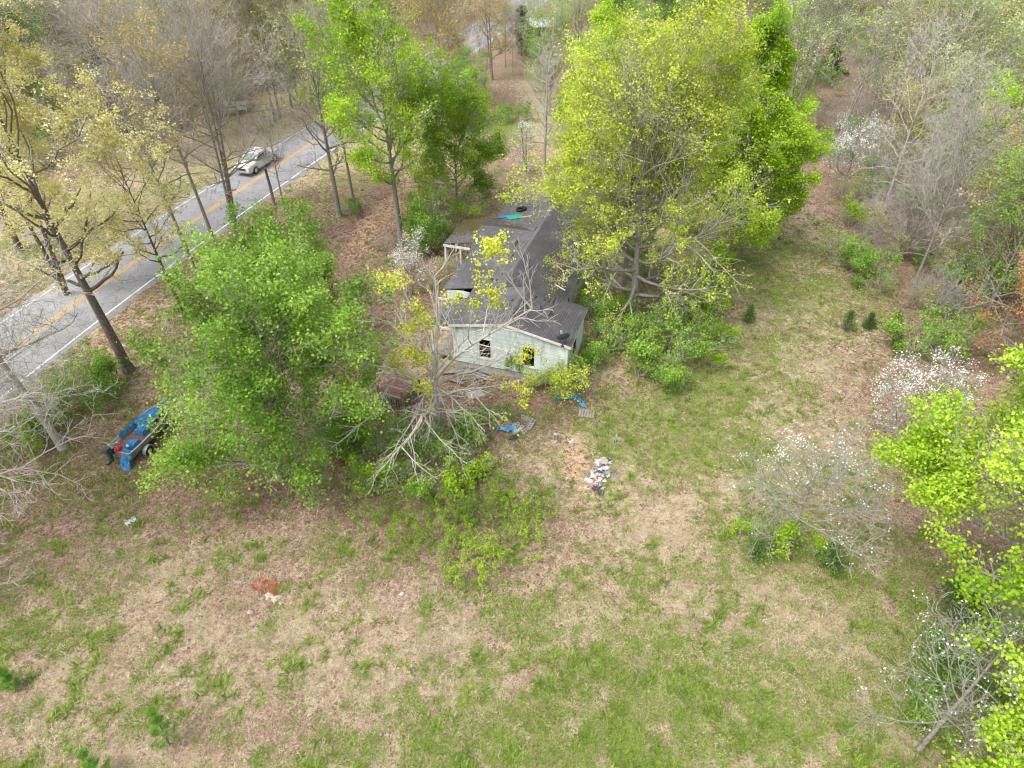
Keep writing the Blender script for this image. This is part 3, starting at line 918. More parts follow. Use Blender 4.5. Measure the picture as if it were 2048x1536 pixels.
PROFILE = {
    'dome': lambda t: math.sqrt(max(1 - (max(t - .25, 0) / .78) ** 2, 0.02)) * (0.72 + .28 * min(t / .25, 1)),
    'oval': lambda t: max(math.sin(math.pi * (.16 + .80 * t)), .12),
    'cone': lambda t: max((1 - t) ** .75, .06) * (.75 + .25 * min(t / .12, 1)),
    'vase': lambda t: .45 + .55 * t if t < .7 else max(1 - ((t - .7) / .32) ** 2, .15),
    'spread': lambda t: 1.0 - .72 * t ** 1.5,
}


def tube_arrays(paths, sides):
    """Vertices and quads for many tapered tubes, batched by number of points."""
    by = {}
    for (pts, a, b) in paths: by.setdefault(len(pts), []).append((pts, a, b))
    V = []; F = []; off = 0
    for n, L in by.items():
        P = np.array([x[0] for x in L], dtype=np.float64)
        ra = np.array([x[1] for x in L]); rb = np.array([x[2] for x in L])
        R = ra[:, None] + (rb - ra)[:, None] * np.linspace(0, 1, n)[None] ** .8
        T = np.gradient(P, axis=1); T /= np.maximum(np.linalg.norm(T, axis=2, keepdims=True), 1e-9)
        mean = T.mean(1); ref = np.where(np.abs(mean[:, 2:3]) < .9, np.array([[0, 0, 1.0]]), np.array([[1.0, 0, 0]]))
        U = np.cross(T, ref[:, None, :]); U /= np.maximum(np.linalg.norm(U, axis=2, keepdims=True), 1e-9)
        W = np.cross(T, U)
        a = np.arange(sides) * 2 * math.pi / sides
        ring = P[:, :, None, :] + R[:, :, None, None] * (np.cos(a)[None, None, :, None] * U[:, :, None, :] + np.sin(a)[None, None, :, None] * W[:, :, None, :])
        m = len(L)
        V.append(ring.reshape(-1, 3))
        base = off + (np.arange(m)[:, None, None] * n + np.arange(n - 1)[None, :, None]) * sides
        k = np.arange(sides)[None, None, :]; k2 = (k + 1) % sides
        F.append(np.stack([base + k, base + k2, base + sides + k2, base + sides + k], -1).reshape(-1, 4))
        off += m * n * sides
    if not V: return np.zeros((0, 3)), np.zeros((0, 4), int)
    return np.vstack(V), np.vstack(F)


def leaf_arrays(anch, n_clus, per, sig, size, seed, up=.35, aspect=.75, flat=False, bias_top=0.0, drop=0.0):
    """Folded leaf quads in small clusters round anchor points."""
    rs = np.random.RandomState(seed)
    A = np.array(anch)
    if bias_top:
        z = (A[:, 2] - A[:, 2].min()) / max(np.ptp(A[:, 2]), .1)
        w = .25 + z ** bias_top; w /= w.sum()
        ci = rs.choice(len(A), n_clus, p=w)
    else: ci = None
    if len(A) > 60:
        nz_ = fbm(A[:, 0] + A[:, 2] * .61 + seed, A[:, 1] - A[:, 2] * .47, .55, 3)
        wv = np.clip((nz_ - .36) * 4.0, .06, 1)
        if bias_top: wv = wv * w
        ci = rs.choice(len(A), n_clus, p=wv / wv.sum())
    elif ci is None: ci = rs.randint(0, len(A), n_clus)
    C = A[ci] + rs.normal(0, sig * .6, (n_clus, 3))
    N = n_clus * per
    c = np.repeat(C, per, 0) + rs.normal(0, sig, (N, 3)) * np.array([1, 1, .75])
    c[:, 2] -= drop * rs.rand(N)
    c[:, 2] = np.maximum(c[:, 2], .04)
    nrm = rs.normal(0, 1, (N, 3)); nrm /= np.linalg.norm(nrm, axis=1, keepdims=True)
    nrm[:, 2] = np.abs(nrm[:, 2]) * (1 if not flat else 4) + up
    nrm /= np.linalg.norm(nrm, axis=1, keepdims=True)
    d = rs.normal(0, 1, (N, 3)); d -= nrm * (d * nrm).sum(1, keepdims=True); d /= np.linalg.norm(d, axis=1, keepdims=True)
    e = np.cross(nrm, d)
    s = size * rs.uniform(.65, 1.35, (N, 1))
    fold = nrm * s * rs.uniform(.05, .28, (N, 1))
    v = np.stack([c - d * s * .5, c - e * s * aspect * .5 + fold, c + d * s * .5, c + e * s * aspect * .5 + fold], 1).reshape(-1, 3)
    f = np.arange(N * 4).reshape(-1, 4)
    big = 1.5 * (fbm(C[:, 0] * 1.0 + C[:, 2] * .5 - seed, C[:, 1] + C[:, 2] * .6, .45, 2) - .5)
    tint = np.clip(np.repeat(rs.uniform(.22, .78, n_clus) + big, per) + rs.normal(0, .15, N), 0, 1)
    return v, f, np.repeat(tint, 4)


SPEC = {
    'maple':   dict(prof='dome', nl=30, e0=4, e1=68, maxlev=3, den=(0, 1.9, 2.6), wob=.14, trop=.06, ratio=.48, leaf='leaf_green', lsize=.135, clus=6600, per=7, sig=.21, bark='bark_grey', twig='twig_grey', cs=.16),
    'poplar':  dict(prof='oval', nl=34, e0=12, e1=70, maxlev=3, den=(0, 1.9, 2.4), wob=.13, trop=.10, ratio=.46, leaf='leaf_lime', lsize=.14, clus=4200, per=7, sig=.21, bark='bark_grey', twig='twig_grey', cs=.24),
    'tulip':   dict(prof='cone', nl=44, e0=6, e1=66, maxlev=3, den=(0, 2.0, 2.5), wob=.12, trop=.10, ratio=.44, leaf='leaf_lime', lsize=.145, clus=7200, per=7, sig=.21, bark='bark_grey', twig='twig_grey', cs=.14),
    'airy':    dict(prof='dome', nl=42, e0=-4, e1=70, maxlev=3, den=(0, 2.0, 2.8), wob=.15, trop=.05, ratio=.50, leaf='leaf_yellowgreen', lsize=.125, clus=5200, per=5, sig=.16, bark='bark_grey', twig='twig_grey', cs=.17, rmin=.010, bias=1.3),
    'cream':   dict(prof='vase', nl=22, e0=18, e1=62, maxlev=3, den=(0, 1.5, 1.9), wob=.24, trop=.10, ratio=.50, leaf='leaf_cream', lsize=.135, clus=2900, per=8, sig=.17, bark='bark_dark', twig='twig_grey', cs=.30, rmin=.016, bias=.8),
    'bare':    dict(prof='dome', nl=26, e0=18, e1=70, maxlev=4, den=(0, 1.6, 2.2, 2.6), wob=.16, trop=.06, ratio=.50, leaf=None, bark='bark_grey', twig='twig_grey', cs=.24, rmin=.013),
    'pale_bare': dict(prof='dome', nl=26, e0=6, e1=66, maxlev=4, den=(0, 1.5, 2.1, 2.4), wob=.18, trop=.03, ratio=.52, leaf=None, bark='bark_pale', twig='twig_pale', cs=.20, rmin=.015),
    'amber':   dict(prof='dome', nl=24, e0=16, e1=68, maxlev=3, den=(0, 2.1, 3.0), wob=.16, trop=.06, ratio=.50, leaf='leaf_amber', lsize=.13, clus=1900, per=4, sig=.20, bark='bark_grey', twig='twig_grey', cs=.24, rmin=.015),
    'olive':   dict(prof='dome', nl=24, e0=16, e1=68, maxlev=3, den=(0, 2.1, 3.0), wob=.16, trop=.06, ratio=.50, leaf='leaf_olive', lsize=.13, clus=1700, per=4, sig=.20, bark='bark_grey', twig='twig_grey', cs=.24, rmin=.015),
    'gold':    dict(prof='dome', nl=24, e0=12, e1=68, maxlev=3, den=(0, 1.9, 2.6), wob=.16, trop=.06, ratio=.50, leaf='leaf_gold', lsize=.15, clus=1500, per=5, sig=.18, bark='bark_grey', twig='twig_grey', cs=.24, rmin=.014),
    'pale':    dict(prof='dome', nl=26, e0=12, e1=68, maxlev=3, den=(0, 1.8, 2.4), wob=.16, trop=.06, ratio=.50, leaf='leaf_pale', lsize=.17, clus=2300, per=5, sig=.20, bark='bark_grey', twig='twig_pale', cs=.22, rmin=.014),
    'fresh':   dict(prof='dome', nl=26, e0=10, e1=68, maxlev=3, den=(0, 1.8, 2.4), wob=.15, trop=.06, ratio=.50, leaf='leaf_shrub', lsize=.12, clus=2300, per=6, sig=.22, bark='bark_grey', twig='twig_grey', cs=.2, rmin=.014),
    'rust':    dict(prof='dome', nl=26, e0=10, e1=68, maxlev=3, den=(0, 1.9, 2.5), wob=.18, trop=.05, ratio=.50, leaf='leaf_rust', lsize=.12, clus=2300, per=5, sig=.17, bark='bark_grey', twig='twig_grey', cs=.15, rmin=.012),
    'dogwood': dict(prof='spread', nl=22, e0=14, e1=52, maxlev=4, den=(0, 2.2, 3.0, 3.6), wob=.20, trop=.03, ratio=.55, leaf='blossom', lsize=.08, clus=430, per=3, sig=.12, bark='bark_grey', twig='twig_lichen', cs=.22, rmin=.010, flat=True, bias=2.4),
    'snag':    dict(prof='spread', nl=1, e0=10, e1=50, maxlev=3, den=(0, 1.3, 2.0), wob=.13, trop=.03, ratio=.46, leaf='leaf_gold', lsize=.13, clus=0, per=8, sig=.14, bark='bark_pale', twig='twig_pale', cs=.3, rmin=.013),
}


def grow_tree(sp, H, R, seed, lean=(0, 0), stems=1, r0=None, cs=None, limbs=None):
    P = SPEC[sp]
    g = Grower(seed); r = g.r
    cs = P['cs'] if cs is None else cs
    prof = PROFILE[P['prof']]
    r0 = r0 or (.06 + H * .0125)
    for sidx in range(stems):
        az = r.uniform(0, 6.28) + sidx * 6.28 / stems
        sx, sy = (0, 0) if stems == 1 else (math.cos(az) * R * .30, math.sin(az) * R * .30)
        hh = H * (1 if sidx == 0 else r.uniform(.72, .95))
        n = 9
        ph1, ph2 = r.uniform(0, 6.28), r.uniform(0, 6.28)
        am = P['wob'] * H * .035
        pts = []
        for i in range(n + 1):
            t = i / n
            q = t ** 1.2
            pts.append((lean[0] * q + sx * t ** .8 + am * math.sin(ph1 + 4.2 * t) * t, lean[1] * q + sy * t ** .8 + am * math.sin(ph2 + 3.7 * t) * t, hh * t * .97 - (.15 if i == 0 else 0)))
        rs_ = r0 * (1 if stems == 1 else .75)
        g.paths[0].append((pts, rs_, max(rs_ * .12, .02)))
        g.paths[0].append(([(pts[0][0], pts[0][1], -.15), (pts[0][0], pts[0][1], .12), (pts[0][0] * .9 + pts[1][0] * .1, pts[0][1] * .9 + pts[1][1] * .1, .5)], rs_ * 1.45, rs_ * 1.0))
        nl = max(4, int(P['nl'] / stems ** .6))
        a0 = r.uniform(0, 6.28)
        for k in range(nl):
            tt = (k + r.random() * .7) / nl
            t = cs + (1 - cs) * tt ** .95
            q, dd = g.at(pts, min(t, .985))
            rad = prof(tt) * R * r.uniform(.72, 1.12) * (1 if stems == 1 else .72)
            el = math.radians(P['e0'] + (P['e1'] - P['e0']) * tt + r.uniform(-9, 9))
            az_ = a0 + k * 2.39996 + r.uniform(-.35, .35)
            d = (math.cos(az_) * math.cos(el), math.sin(az_) * math.cos(el), math.sin(el))
            L = rad / max(math.cos(el), .42)
            g.grow(q, d, max(L, .5), max(rs_ * (1 - .82 * t) * .55, .022), 1, P)
    if limbs:
        for (a, b, rr) in limbs:                    # limbs drawn from the photograph: start, end (local)
            d = (b[0] - a[0], b[1] - a[1], b[2] - a[2])
            L = math.sqrt(d[0] ** 2 + d[1] ** 2 + d[2] ** 2)
            g.grow(a, _norm(d), L, rr, 1, dict(P, trop=.0))
    return g


def tree_meshes(name, g, sp, seed, dens=1.0, lscale=1.0, leaf=None):
    P = SPEC[sp]
    v0, f0 = tube_arrays(g.paths[0], 8)
    v1, f1 = tube_arrays(g.paths[1], 5)
    trunk = make_mesh(name + '_trunk', np.vstack([v0, v1]), [f0, f1 + len(v0)], [M[P['bark']]], [0, 0], smooth=True)
    va, fa = tube_arrays(g.paths[2], 4)
    vb, fb_ = tube_arrays(g.paths[3] + g.paths[4], 3)
    V = [va, vb]; F = [fa, fb_ + len(va)]; mi = [0, 0]; tn = [np.full(len(va) + len(vb), .5)]
    mats = [M[P['twig']]]
    lf = leaf or P['leaf']
    if lf and P.get('clus', 0) * dens >= 1:
        vl, fl_, tl = leaf_arrays(g.anch, int(P['clus'] * dens), P['per'], P['sig'], P['lsize'] * lscale, seed + 5, flat=P.get('flat', False), bias_top=P.get('bias', 0.0))
        F.append(fl_ + len(va) + len(vb)); V.append(vl); mi.append(1); tn.append(tl); mats.append(M[lf])
    crown = make_mesh(name + '_crown', np.vstack(V), F, mats, mi, {'tint': np.concatenate(tn)})
    return trunk, crown


def place_tree(name, meshes, loc, rz=0.0, scale=(1, 1, 1), label=None, cat='tree', group=None):
    t = empty(name, loc, rz)
    t.scale = scale
    tag(t, label, cat, group)
    link('trunk', meshes[0], t); link('crown', meshes[1], t)
    return t


def hero(name, sp, px, H, R, label, seed, lean=(0, 0), stems=1, dens=1.0, lscale=1.0, cs=None, r0=None, limbs=None, leaf=None, cat='tree', group=None, off=(0, 0)):
    b = G(*px)
    g = grow_tree(sp, H, R, seed, lean, stems, r0, cs, limbs)
    return place_tree(name, tree_meshes(name, g, sp, seed, dens, lscale, leaf), (b[0] + off[0], b[1] + off[1], 0), label=label, cat=cat, group=group)


# ------------------------------------------------------------------ the trees one can tell apart
hero('maple_tree', 'maple', (562, 960), 7.6, 5.4, "broad dense green maple beside the boat, largest crown left of the house", 171, lean=(.6, .4), dens=1.35, cs=.07)
hero('maple_tree', 'maple', (590, 722), 5.4, 3.9, "smaller green maple just behind the broad maple, towards the driveway", 102, lean=(.2, .3), dens=.75, cs=.1)
hero('poplar_tree', 'poplar', (803, 490), 15.6, 4.9, "tall slender yellow green poplar rising between the driveway and the house porch", 103, lean=(-.3, 0), cs=.34, r0=.27, dens=1.25)
hero('maple_tree', 'maple', (915, 428), 7.8, 5.0, "rounded mid green maple standing behind the mossy porch roof", 104, dens=1.2, cs=.12, leaf='leaf_fresh')
hero('oak_tree', 'airy', (1264, 640), 12.8, 7.1, "tall airy yellow green tree with bare grey lower limbs right of the house", 105, lean=(-.4, .5), r0=.34, cs=.16, dens=3.6)
hero('oak_tree', 'airy', (1246, 598), 12.5, 4.6, "grey trunked tree close behind the tall airy tree beside the house wall", 106, lean=(-.3, .8), dens=1.2, cs=.3)
hero('tulip_tree', 'tulip', (1456, 500), 17.5, 6.4, "bright lime tulip tree with dense pointed crown on the far right of the house", 107, dens=2.8, cs=.05)
hero('tulip_tree', 'tulip', (1205, 400), 18.0, 6.0, "bright lime tree with pointed crown behind the airy yellow green tree", 108, dens=1.7, cs=.06)
hero('oak_tree', 'cream', (258, 742), 17.0, 6.6, "big oak with dark trunk and cream yellow catkins between road and boat", 109, lean=(-1.4, 0), r0=.34, cs=.34, dens=1.5)
hero('oak_tree', 'cream', (135, 590), 15.5, 6.0, "cream yellow catkin oak on the far verge at the left edge", 110, lean=(-.6, 0), dens=1.1, stems=2)
hero('oak_tree', 'cream', (40, 500), 17.0, 6.5, "cream yellow catkin oak furthest left, behind the other catkin oaks", 111, dens=1.2)
hero('oak_tree', 'cream', (372, 640), 11.0, 4.2, "slim oak with a few pale catkins leaning over the road edge", 112, lean=(-1.2, .2), dens=.45, r0=.16, cs=.4)
RB = "thin bare trees along the near edge of the road"
hero('roadside_tree', 'bare', (398, 560), 14.0, 3.6, "slim forked bare tree left of the thin straight roadside trunk", 113, lean=(-1.6, 0), r0=.2, cs=.45, group=RB)
hero('roadside_tree', 'amber', (450, 545), 16.5, 3.4, "thin straight roadside trunk leaning left, with sparse amber buds at its top", 114, lean=(-1.6, .3), r0=.19, cs=.5, dens=.5, group=RB)
hero('roadside_tree', 'bare', (474, 482), 15.5, 7.2, "wide bare tree of many stems spreading over the pickup truck", 115, lean=(-.6, .6), stems=3, cs=.34, r0=.26, group=RB)
hero('roadside_tree', 'bare', (566, 405), 6.5, 2.3, "small dark bare tree right of the wide bare tree by the road", 116, r0=.09, cs=.3, group=RB)
hero('roadside_tree', 'olive', (679, 432), 14.5, 4.6, "dark trunked tree with bare lower limbs where the driveway meets the road", 117, lean=(-.3, 0), r0=.24, cs=.25, dens=.5, group=RB)
hero('roadside_tree', 'poplar', (706, 400), 11.5, 2.4, "leafy yellow green tree just behind the dark trunked tree by the driveway", 118, lean=(-.4, 0), r0=.17, cs=.5, dens=.3, group=RB)
FV = "budding trees on the far verge of the road"
hero('verge_tree', 'bare', (305, 330), 13.0, 5.6, "wide bare tree on the far verge right of the utility pole", 160, lean=(-.8, 0), r0=.2, cs=.3, group=FV)
hero('verge_tree', 'olive', (395, 275), 13.5, 5.8, "wide olive budding tree on the far verge above the pickup", 161, lean=(-.6, 0), r0=.2, cs=.3, dens=1.1, group=FV)
hero('verge_tree', 'bare', (440, 255), 14.0, 6.0, "wide grey bare tree beside the low white shelter", 162, r0=.22, stems=2, cs=.25, group=FV)
hero('verge_tree', 'gold', (560, 235), 9.5, 5.2, "yellow budding tree on the far verge between pickup and poplar", 163, dens=.8, lscale=.8, leaf='leaf_olive', group=FV)
hero('verge_tree', 'amber', (625, 205), 12.0, 4.6, "amber budding tree on the far verge left of the poplar", 164, r0=.16, dens=.8, group=FV)
MBk = MB(); p0 = G(548, 410)
MBk.tube([(0, 0, -.1), (0.02, 0, 1.6), (-.1, .05, 3.4)], [.16, .13, .10], 9)
stump = empty('tree_stub', p0); tag(stump, "reddish brown broken tree stub standing at the road edge near the pickup", 'dead tree')
MBk.build('trunk', M['bark_dark'], stump, smooth=True)
hero('bare_tree', 'pale_bare', (126, 896), 13.5, 4.8, "grey trunked bare tree left of the boat, leaning towards the road", 120, lean=(-2.6, .4), r0=.24, cs=.35)
hero('bare_tree', 'pale_bare', (-50, 1085), 8.5, 7.4, "pale bare tree reaching its drooping twigs in from the left edge", 121, lean=(.6, 0), cs=.2)
hero('bare_tree', 'pale_bare', (-20, 905), 7.5, 6.0, "pale bare tree at the left edge with whitish wispy twigs over the road verge", 122, lean=(.5, 0))
hero('oak_tree', 'tulip', (1985, 1278), 13.0, 7.7, "bright lime leaved tree with thick leaning grey trunk at the right edge", 123, lean=(1.6, .6), r0=.34, cs=.36, dens=2.7, lscale=.9)
hero('oak_tree', 'maple', (2060, 1710), 6.0, 3.6, "bright yellow green crown cut by the lower right corner", 124, dens=.6, leaf='leaf_lime', lscale=1.0, lean=(-.4, .3))
DG = "white flowering dogwoods"
hero('dogwood_tree', 'dogwood', (1775, 925), 5.6, 3.2, "dogwood with white blossom on its upper right, beside the lime leaved tree", 125, lean=(1.2, .3), dens=1.6, group=DG)
hero('dogwood_tree', 'dogwood', (1578, 1085), 5.2, 3.7, "low wide grey twiggy dogwood flecked with white, in the middle of the grass", 126, dens=.5, group=DG)
hero('dogwood_tree', 'dogwood', (1838, 1500), 6.8, 3.5, "bare twiggy dogwood with few white flowers in the lower right corner", 127, lean=(1.3, .8), dens=.25, r0=.105, group=DG)
hero('dogwood_tree', 'dogwood', (822, 590), 4.4, 2.6, "white flowering dogwood left of the house roof, below the poplar", 128, dens=1.25, group=DG, stems=2)
hero('dogwood_tree', 'dogwood', (1052, 345), 5.0, 2.2, "small dogwood with bright white blossom beyond the far end of the roof", 129, dens=.9, group=DG, stems=2)
hero('dogwood_tree', 'dogwood', (1685, 385), 5.6, 4.2, "white flowering dogwood at the wood edge right of the tulip tree", 130, dens=2.2, lscale=1.25, group=DG)
hero('dogwood_tree', 'dogwood', (2010, 430), 5.0, 3.2, "far right dogwood with scattered white blossom below the yellow poplar", 131, dens=.9, lscale=1.2, group=DG)
hero('dogwood_tree', 'dogwood', (2005, 500), 4.5, 2.8, "lower right dogwood in the wood, above the orange tree", 132, dens=.9, lscale=1.2, group=DG)
hero('poplar_tree', 'poplar', (1960, 452), 12.5, 3.3, "bright yellow green young poplar among the grey trees at the right", 133, dens=.75, cs=.1)
hero('pale_tree', 'pale', (1885, 350), 12.0, 4.6, "pale whitish green tree in the wood above the young poplar", 134, dens=1.1)
hero('bare_tree', 'bare', (1676, 285), 13.5, 4.0, "dark forked bare tree leaning right above the flowering dogwood", 135, lean=(2.4, 0), stems=2, r0=.2, cs=.35)
hero('pale_tree', 'pale', (1570, 255), 17.0, 6.0, "pale green tree with many dark leaning trunks behind the tulip tree", 136, lean=(.8, 0), stems=4, dens=.8, cs=.4)
hero('bare_tree', 'pale_bare', (1775, 260), 12.0, 4.0, "whitish grey bare tree between the dark forked tree and the pale green tree", 137, lean=(1.6, 0), stems=2)
hero('bare_shrub', 'bare', (1800, 520), 7.0, 5.0, "wide grey leafless thicket of many stems right of the grass path", 138, stems=4, cs=.12)
hero('rust_oak', 'rust', (2015, 760), 7.5, 3.6, "orange brown leaved tree at the right edge", 139, dens=1.2)
hero('maple_tree', 'fresh', (1965, 640), 8.0, 4.0, "mid green tree just above the orange brown tree", 140, dens=1.1, leaf='leaf_green')
hero('budding_tree', 'amber', (885, 215), 11.0, 5.5, "amber budded tree leaning over the road beyond the tall poplar", 141, dens=1.6, lscale=1.2)
hero('budding_tree', 'amber', (985, 160), 13.0, 4.0, "thin orange budded twin trees beside the far stretch of road", 142, stems=2, dens=.9)
hero('bare_tree', 'pale_bare', (1088, 350), 11.0, 2.6, "slender pale grey tree behind the far end of the house", 143, cs=.25)
hero('young_tree', 'fresh', (1100, 230), 9.0, 4.2, "soft green young tree right of the brown track beyond the house", 144, dens=.8)
hero('young_tree', 'fresh', (858, 508), 3.9, 2.3, "small green tree crowding the left side of the porch", 146, stems=2, dens=.5, cs=.1)
hero('young_tree', 'fresh', (1150, 180), 12.0, 5.0, "soft green taller tree behind the young tree beyond the house", 145, dens=.8, leaf='leaf_pale')

# the half broken tree at the near left corner of the house: limbs follow the photograph
TB = G(878, 858)
LIMB = [((870, 740), 4.0, (985, 545), 10.5, .13), ((985, 545), 10.5, (975, 480), 12.6, .06), ((985, 545), 10.4, (1030, 500), 11.8, .05), ((868, 745), 4.2, (905, 560), 9.0, .11), ((905, 560), 9.0, (920, 505), 10.5, .05), ((866, 738), 4.2, (835, 635), 7.2, .12),
        ((835, 635), 7.2, (795, 560), 9.2, .07), ((862, 742), 4.0, (800, 620), 7.0, .10), ((800, 620), 7.0, (765, 570), 8.0, .05), ((880, 745), 3.8, (1010, 690), 5.6, .10), ((885, 742), 4.2, (965, 690), 6.5, .08), ((965, 690), 6.5, (1025, 650), 7.0, .04),
        ((1010, 690), 5.6, (1045, 640), 7.0, .05), ((880, 752), 3.4, (1020, 755), 3.6, .08), ((1020, 755), 3.6, (1100, 735), 4.0, .05), ((876, 765), 3.4, (960, 800), 3.4, .10), ((960, 800), 3.4, (1030, 850), 2.0, .06), ((876, 770), 3.2, (985, 860), 2.0, .07), ((872, 772), 3.2, (940, 900), 1.6, .06),
        ((868, 775), 3.4, (880, 830), 4.0, .10), ((866, 770), 3.6, (845, 850), 4.4, .09), ((845, 850), 4.4, (800, 960), 4.2, .06), ((845, 850), 4.4, (860, 910), 4.6, .06), ((860, 910), 4.6, (875, 960), 4.0, .04), ((880, 830), 4.0, (920, 930), 3.4, .05), ((858, 760), 3.8, (790, 765), 4.2, .10), ((790, 765), 4.2, (735, 815), 4.6, .06), ((735, 815), 4.6, (665, 900), 3.6, .05),
        ((856, 755), 4.0, (770, 725), 5.6, .09), ((770, 725), 5.6, (690, 740), 6.2, .05), ((770, 725), 5.6, (715, 800), 5.0, .04), ((860, 748), 4.2, (770, 660), 6.4, .07), ((770, 660), 6.4, (735, 640), 7.0, .04), ((868, 760), 3.8, (825, 830), 4.6, .06), ((825, 830), 4.6, (770, 900), 4.4, .04)]
def _loc(px, z):
    q = G(px[0], px[1], z); return (q[0] - TB[0], q[1] - TB[1], z)


gs = Grower(150)
base_top = _loc((869, 738), 4.4)
PS = SPEC['snag']
tp = [(0, 0, -.2)] + [(base_top[0] * t, base_top[1] * t, base_top[2] * t) for t in (.15, .4, .7, 1.0, 1.25)]
gs.paths[0].append((tp, .25, .10))
gs.paths[0].append(([(0, 0, -.2), (0, 0, .1), (base_top[0] * .12, base_top[1] * .12, .5)], .4, .27))
rj = random.Random(61)
_nodes = []
for (a, za, b, zb, rr) in LIMB:
    A_, B_ = _loc(a, za), _loc(b, zb)
    hub = [q for q in _nodes if q[0] == a]
    if hub: A_ = hub[0][1]
    elif abs(a[0] - 870) < 22 and abs(a[1] - 755) < 32:
        f_ = rj.uniform(.55, 1.12); A_ = (base_top[0] * f_, base_top[1] * f_, base_top[2] * f_)
        if zb < 4.8: f_ = rj.uniform(.42, .9); A_ = (base_top[0] * f_, base_top[1] * f_, base_top[2] * f_)
    d = (B_[0] - A_[0], B_[1] - A_[1], B_[2] - A_[2]); L = math.sqrt(sum(x * x for x in d))
    gs.grow(A_, _norm(d), L, rr * .92, 1, dict(PS, trop=0.0, wob=.11, den=(0, 2.3, 3.0), ratio=.44, rmin=.012, ang=(22, 58)))
    _nodes.append((b, gs.paths[1][-1][0][-1]))
TUFT = [(985, 505, 12.2, 1.0), (975, 490, 12.5, .8), (975, 545, 10.8, .7), (975, 595, 9.0, .8), (990, 590, 9.0, .8), (795, 560, 9.0, 1.0), (765, 560, 8.0, .8), (812, 655, 6.8, .9), (835, 610, 7.8, .9), (855, 640, 7.4, .9), (790, 715, 5.6, 1.0), (820, 705, 5.6, 1.1), (845, 725, 5.0, .8), (800, 735, 5.2, .8),
        (690, 745, 6.0, 1.0), (715, 740, 6.0, .9), (700, 770, 5.6, .8), (735, 790, 5.0, .6), (848, 770, 4.6, .9), (845, 790, 4.6, .6), (985, 775, 3.4, 1.0), (1010, 765, 3.6, 1.0), (1035, 785, 3.2, .9), (1050, 800, 2.6, .7), (1012, 835, 2.4, .6), (996, 838, 2.2, .7), (1045, 880, 1.2, .5), (1000, 600, 9.0, .6), (910, 610, 8.4, .8), (900, 590, 8.8, .6), (935, 620, 8.2, .5), (1090, 720, 4.0, .8), (1110, 700, 4.2, .8), (1050, 705, 5.4, .5)]
anch = []
rt_ = random.Random(5)
for (x, y, z, s) in TUFT:
    q = _loc((x, y), z)
    for _ in range(int(16 * s)): anch.append((q[0] + rt_.gauss(0, .30), q[1] + rt_.gauss(0, .30), q[2] + rt_.gauss(0, .2)))
gs.anch = anch
SPEC['snag']['clus'] = 520
place_tree('broken_tree', tree_meshes('broken_tree', gs, 'snag', 151), TB, label="half dead tree with pale radiating limbs and yellow leaf tufts at the house corner")

# ------------------------------------------------------------------ evergreens, saplings, shrubs
def conifer_meshes(name, H, R, seed, leaf, n=2600, size=.16, prof=lambda t: (1 - t) ** .8 + .08, twin=False):
    g = Grower(seed); r = g.r
    g.paths[0].append(([(0, 0, -.1), (0, 0, H * .5), (0, 0, H * .97)], .03 + H * .012, .015))
    tops = [(0, 0, H)] + ([(R * .7, -R * .2, H * .78)] if twin else [])
    for (tx, ty, hh) in tops:
        for k in range(int(60 + H * 6)):
            t = (k + r.random()) / (60 + H * 6)
            az = k * 2.4; el = math.radians(10 + 55 * t)
            L = R * prof(t) * r.uniform(.75, 1.1)
            g.paths[2].append((g.path((tx * t ** .3, ty * t ** .3, .05 + hh * t * .96), (math.cos(az) * math.cos(el), math.sin(az) * math.cos(el), math.sin(el)), max(L, .06), 3, .12, .06), .012, .005))
            pts = g.paths[2][-1][0]
            g.anch += [pts[1], pts[2], pts[3], pts[3]]
    v0, f0 = tube_arrays(g.paths[0], 6)
    trunk = make_mesh(name + '_trunk', v0, [f0], [M['bark_dark']])
    va, fa = tube_arrays(g.paths[2], 3)
    vl, fl_, tl = leaf_arrays(g.anch, n // 6, 6, R * .07 + .03, size, seed, up=.5, aspect=.4)
    crown = make_mesh(name + '_crown', np.vstack([va, vl]), [fa, fl_ + len(va)], [M['twig_brown'], M[leaf]], [0, 1], {'tint': np.r_[np.full(len(va), .4), tl]})
    return trunk, crown


CG = "small dark cedars in the grass"
CED = [((1495, 646), 1.55, .55, "small dark cedar nearest the airy tree, left of the grass path"), ((1691, 662), 1.65, .62, "darkest bushy small cedar standing alone right of the grass path"),
       ((1735, 658), 1.2, .5, "pale small cedar just right of the darkest cedar"), ((1786, 665), 1.6, .55, "small cedar by the wood edge, last in the row of three"), ((1791, 694), 1.0, .4, "tiny cedar below the row of three at the wood edge")]
for i, (p, h, r_, lb) in enumerate(CED):
    place_tree('cedar', conifer_meshes('cedar%d' % i, h, r_, 300 + i, 'leaf_juniper', 1500, .10), G(*p), label=lb, cat='small tree', group=CG)
place_tree('cedar', conifer_meshes('cedar_tall', 11.0, 2.6, 310, 'leaf_cedar', 9000, .26, lambda t: max(math.sin(math.pi * (.2 + .75 * t)), .15), twin=True), G(252, 262), label="tall dark twin topped cedar in the woods beyond the utility pole", cat='evergreen tree')
place_tree('cedar', conifer_meshes('cedar_mid', 5.0, 2.2, 311, 'leaf_cedar', 4200, .24), G(330, 262), label="low dark cedar in the brush right of the utility pole", cat='evergreen tree')
place_tree('cedar', conifer_meshes('cedar_far', 6.5, 2.8, 312, 'leaf_cedar', 4200, .28), G(1043, 112), label="dark cedar beside the far bend of the road at the top", cat='evergreen tree')
place_tree('cedar', conifer_meshes('cedar_wood', 5.0, 2.2, 313, 'leaf_cedar', 3600, .26), G(1655, 165), label="dark evergreen bush among the bare trunks at the upper right", cat='evergreen tree')
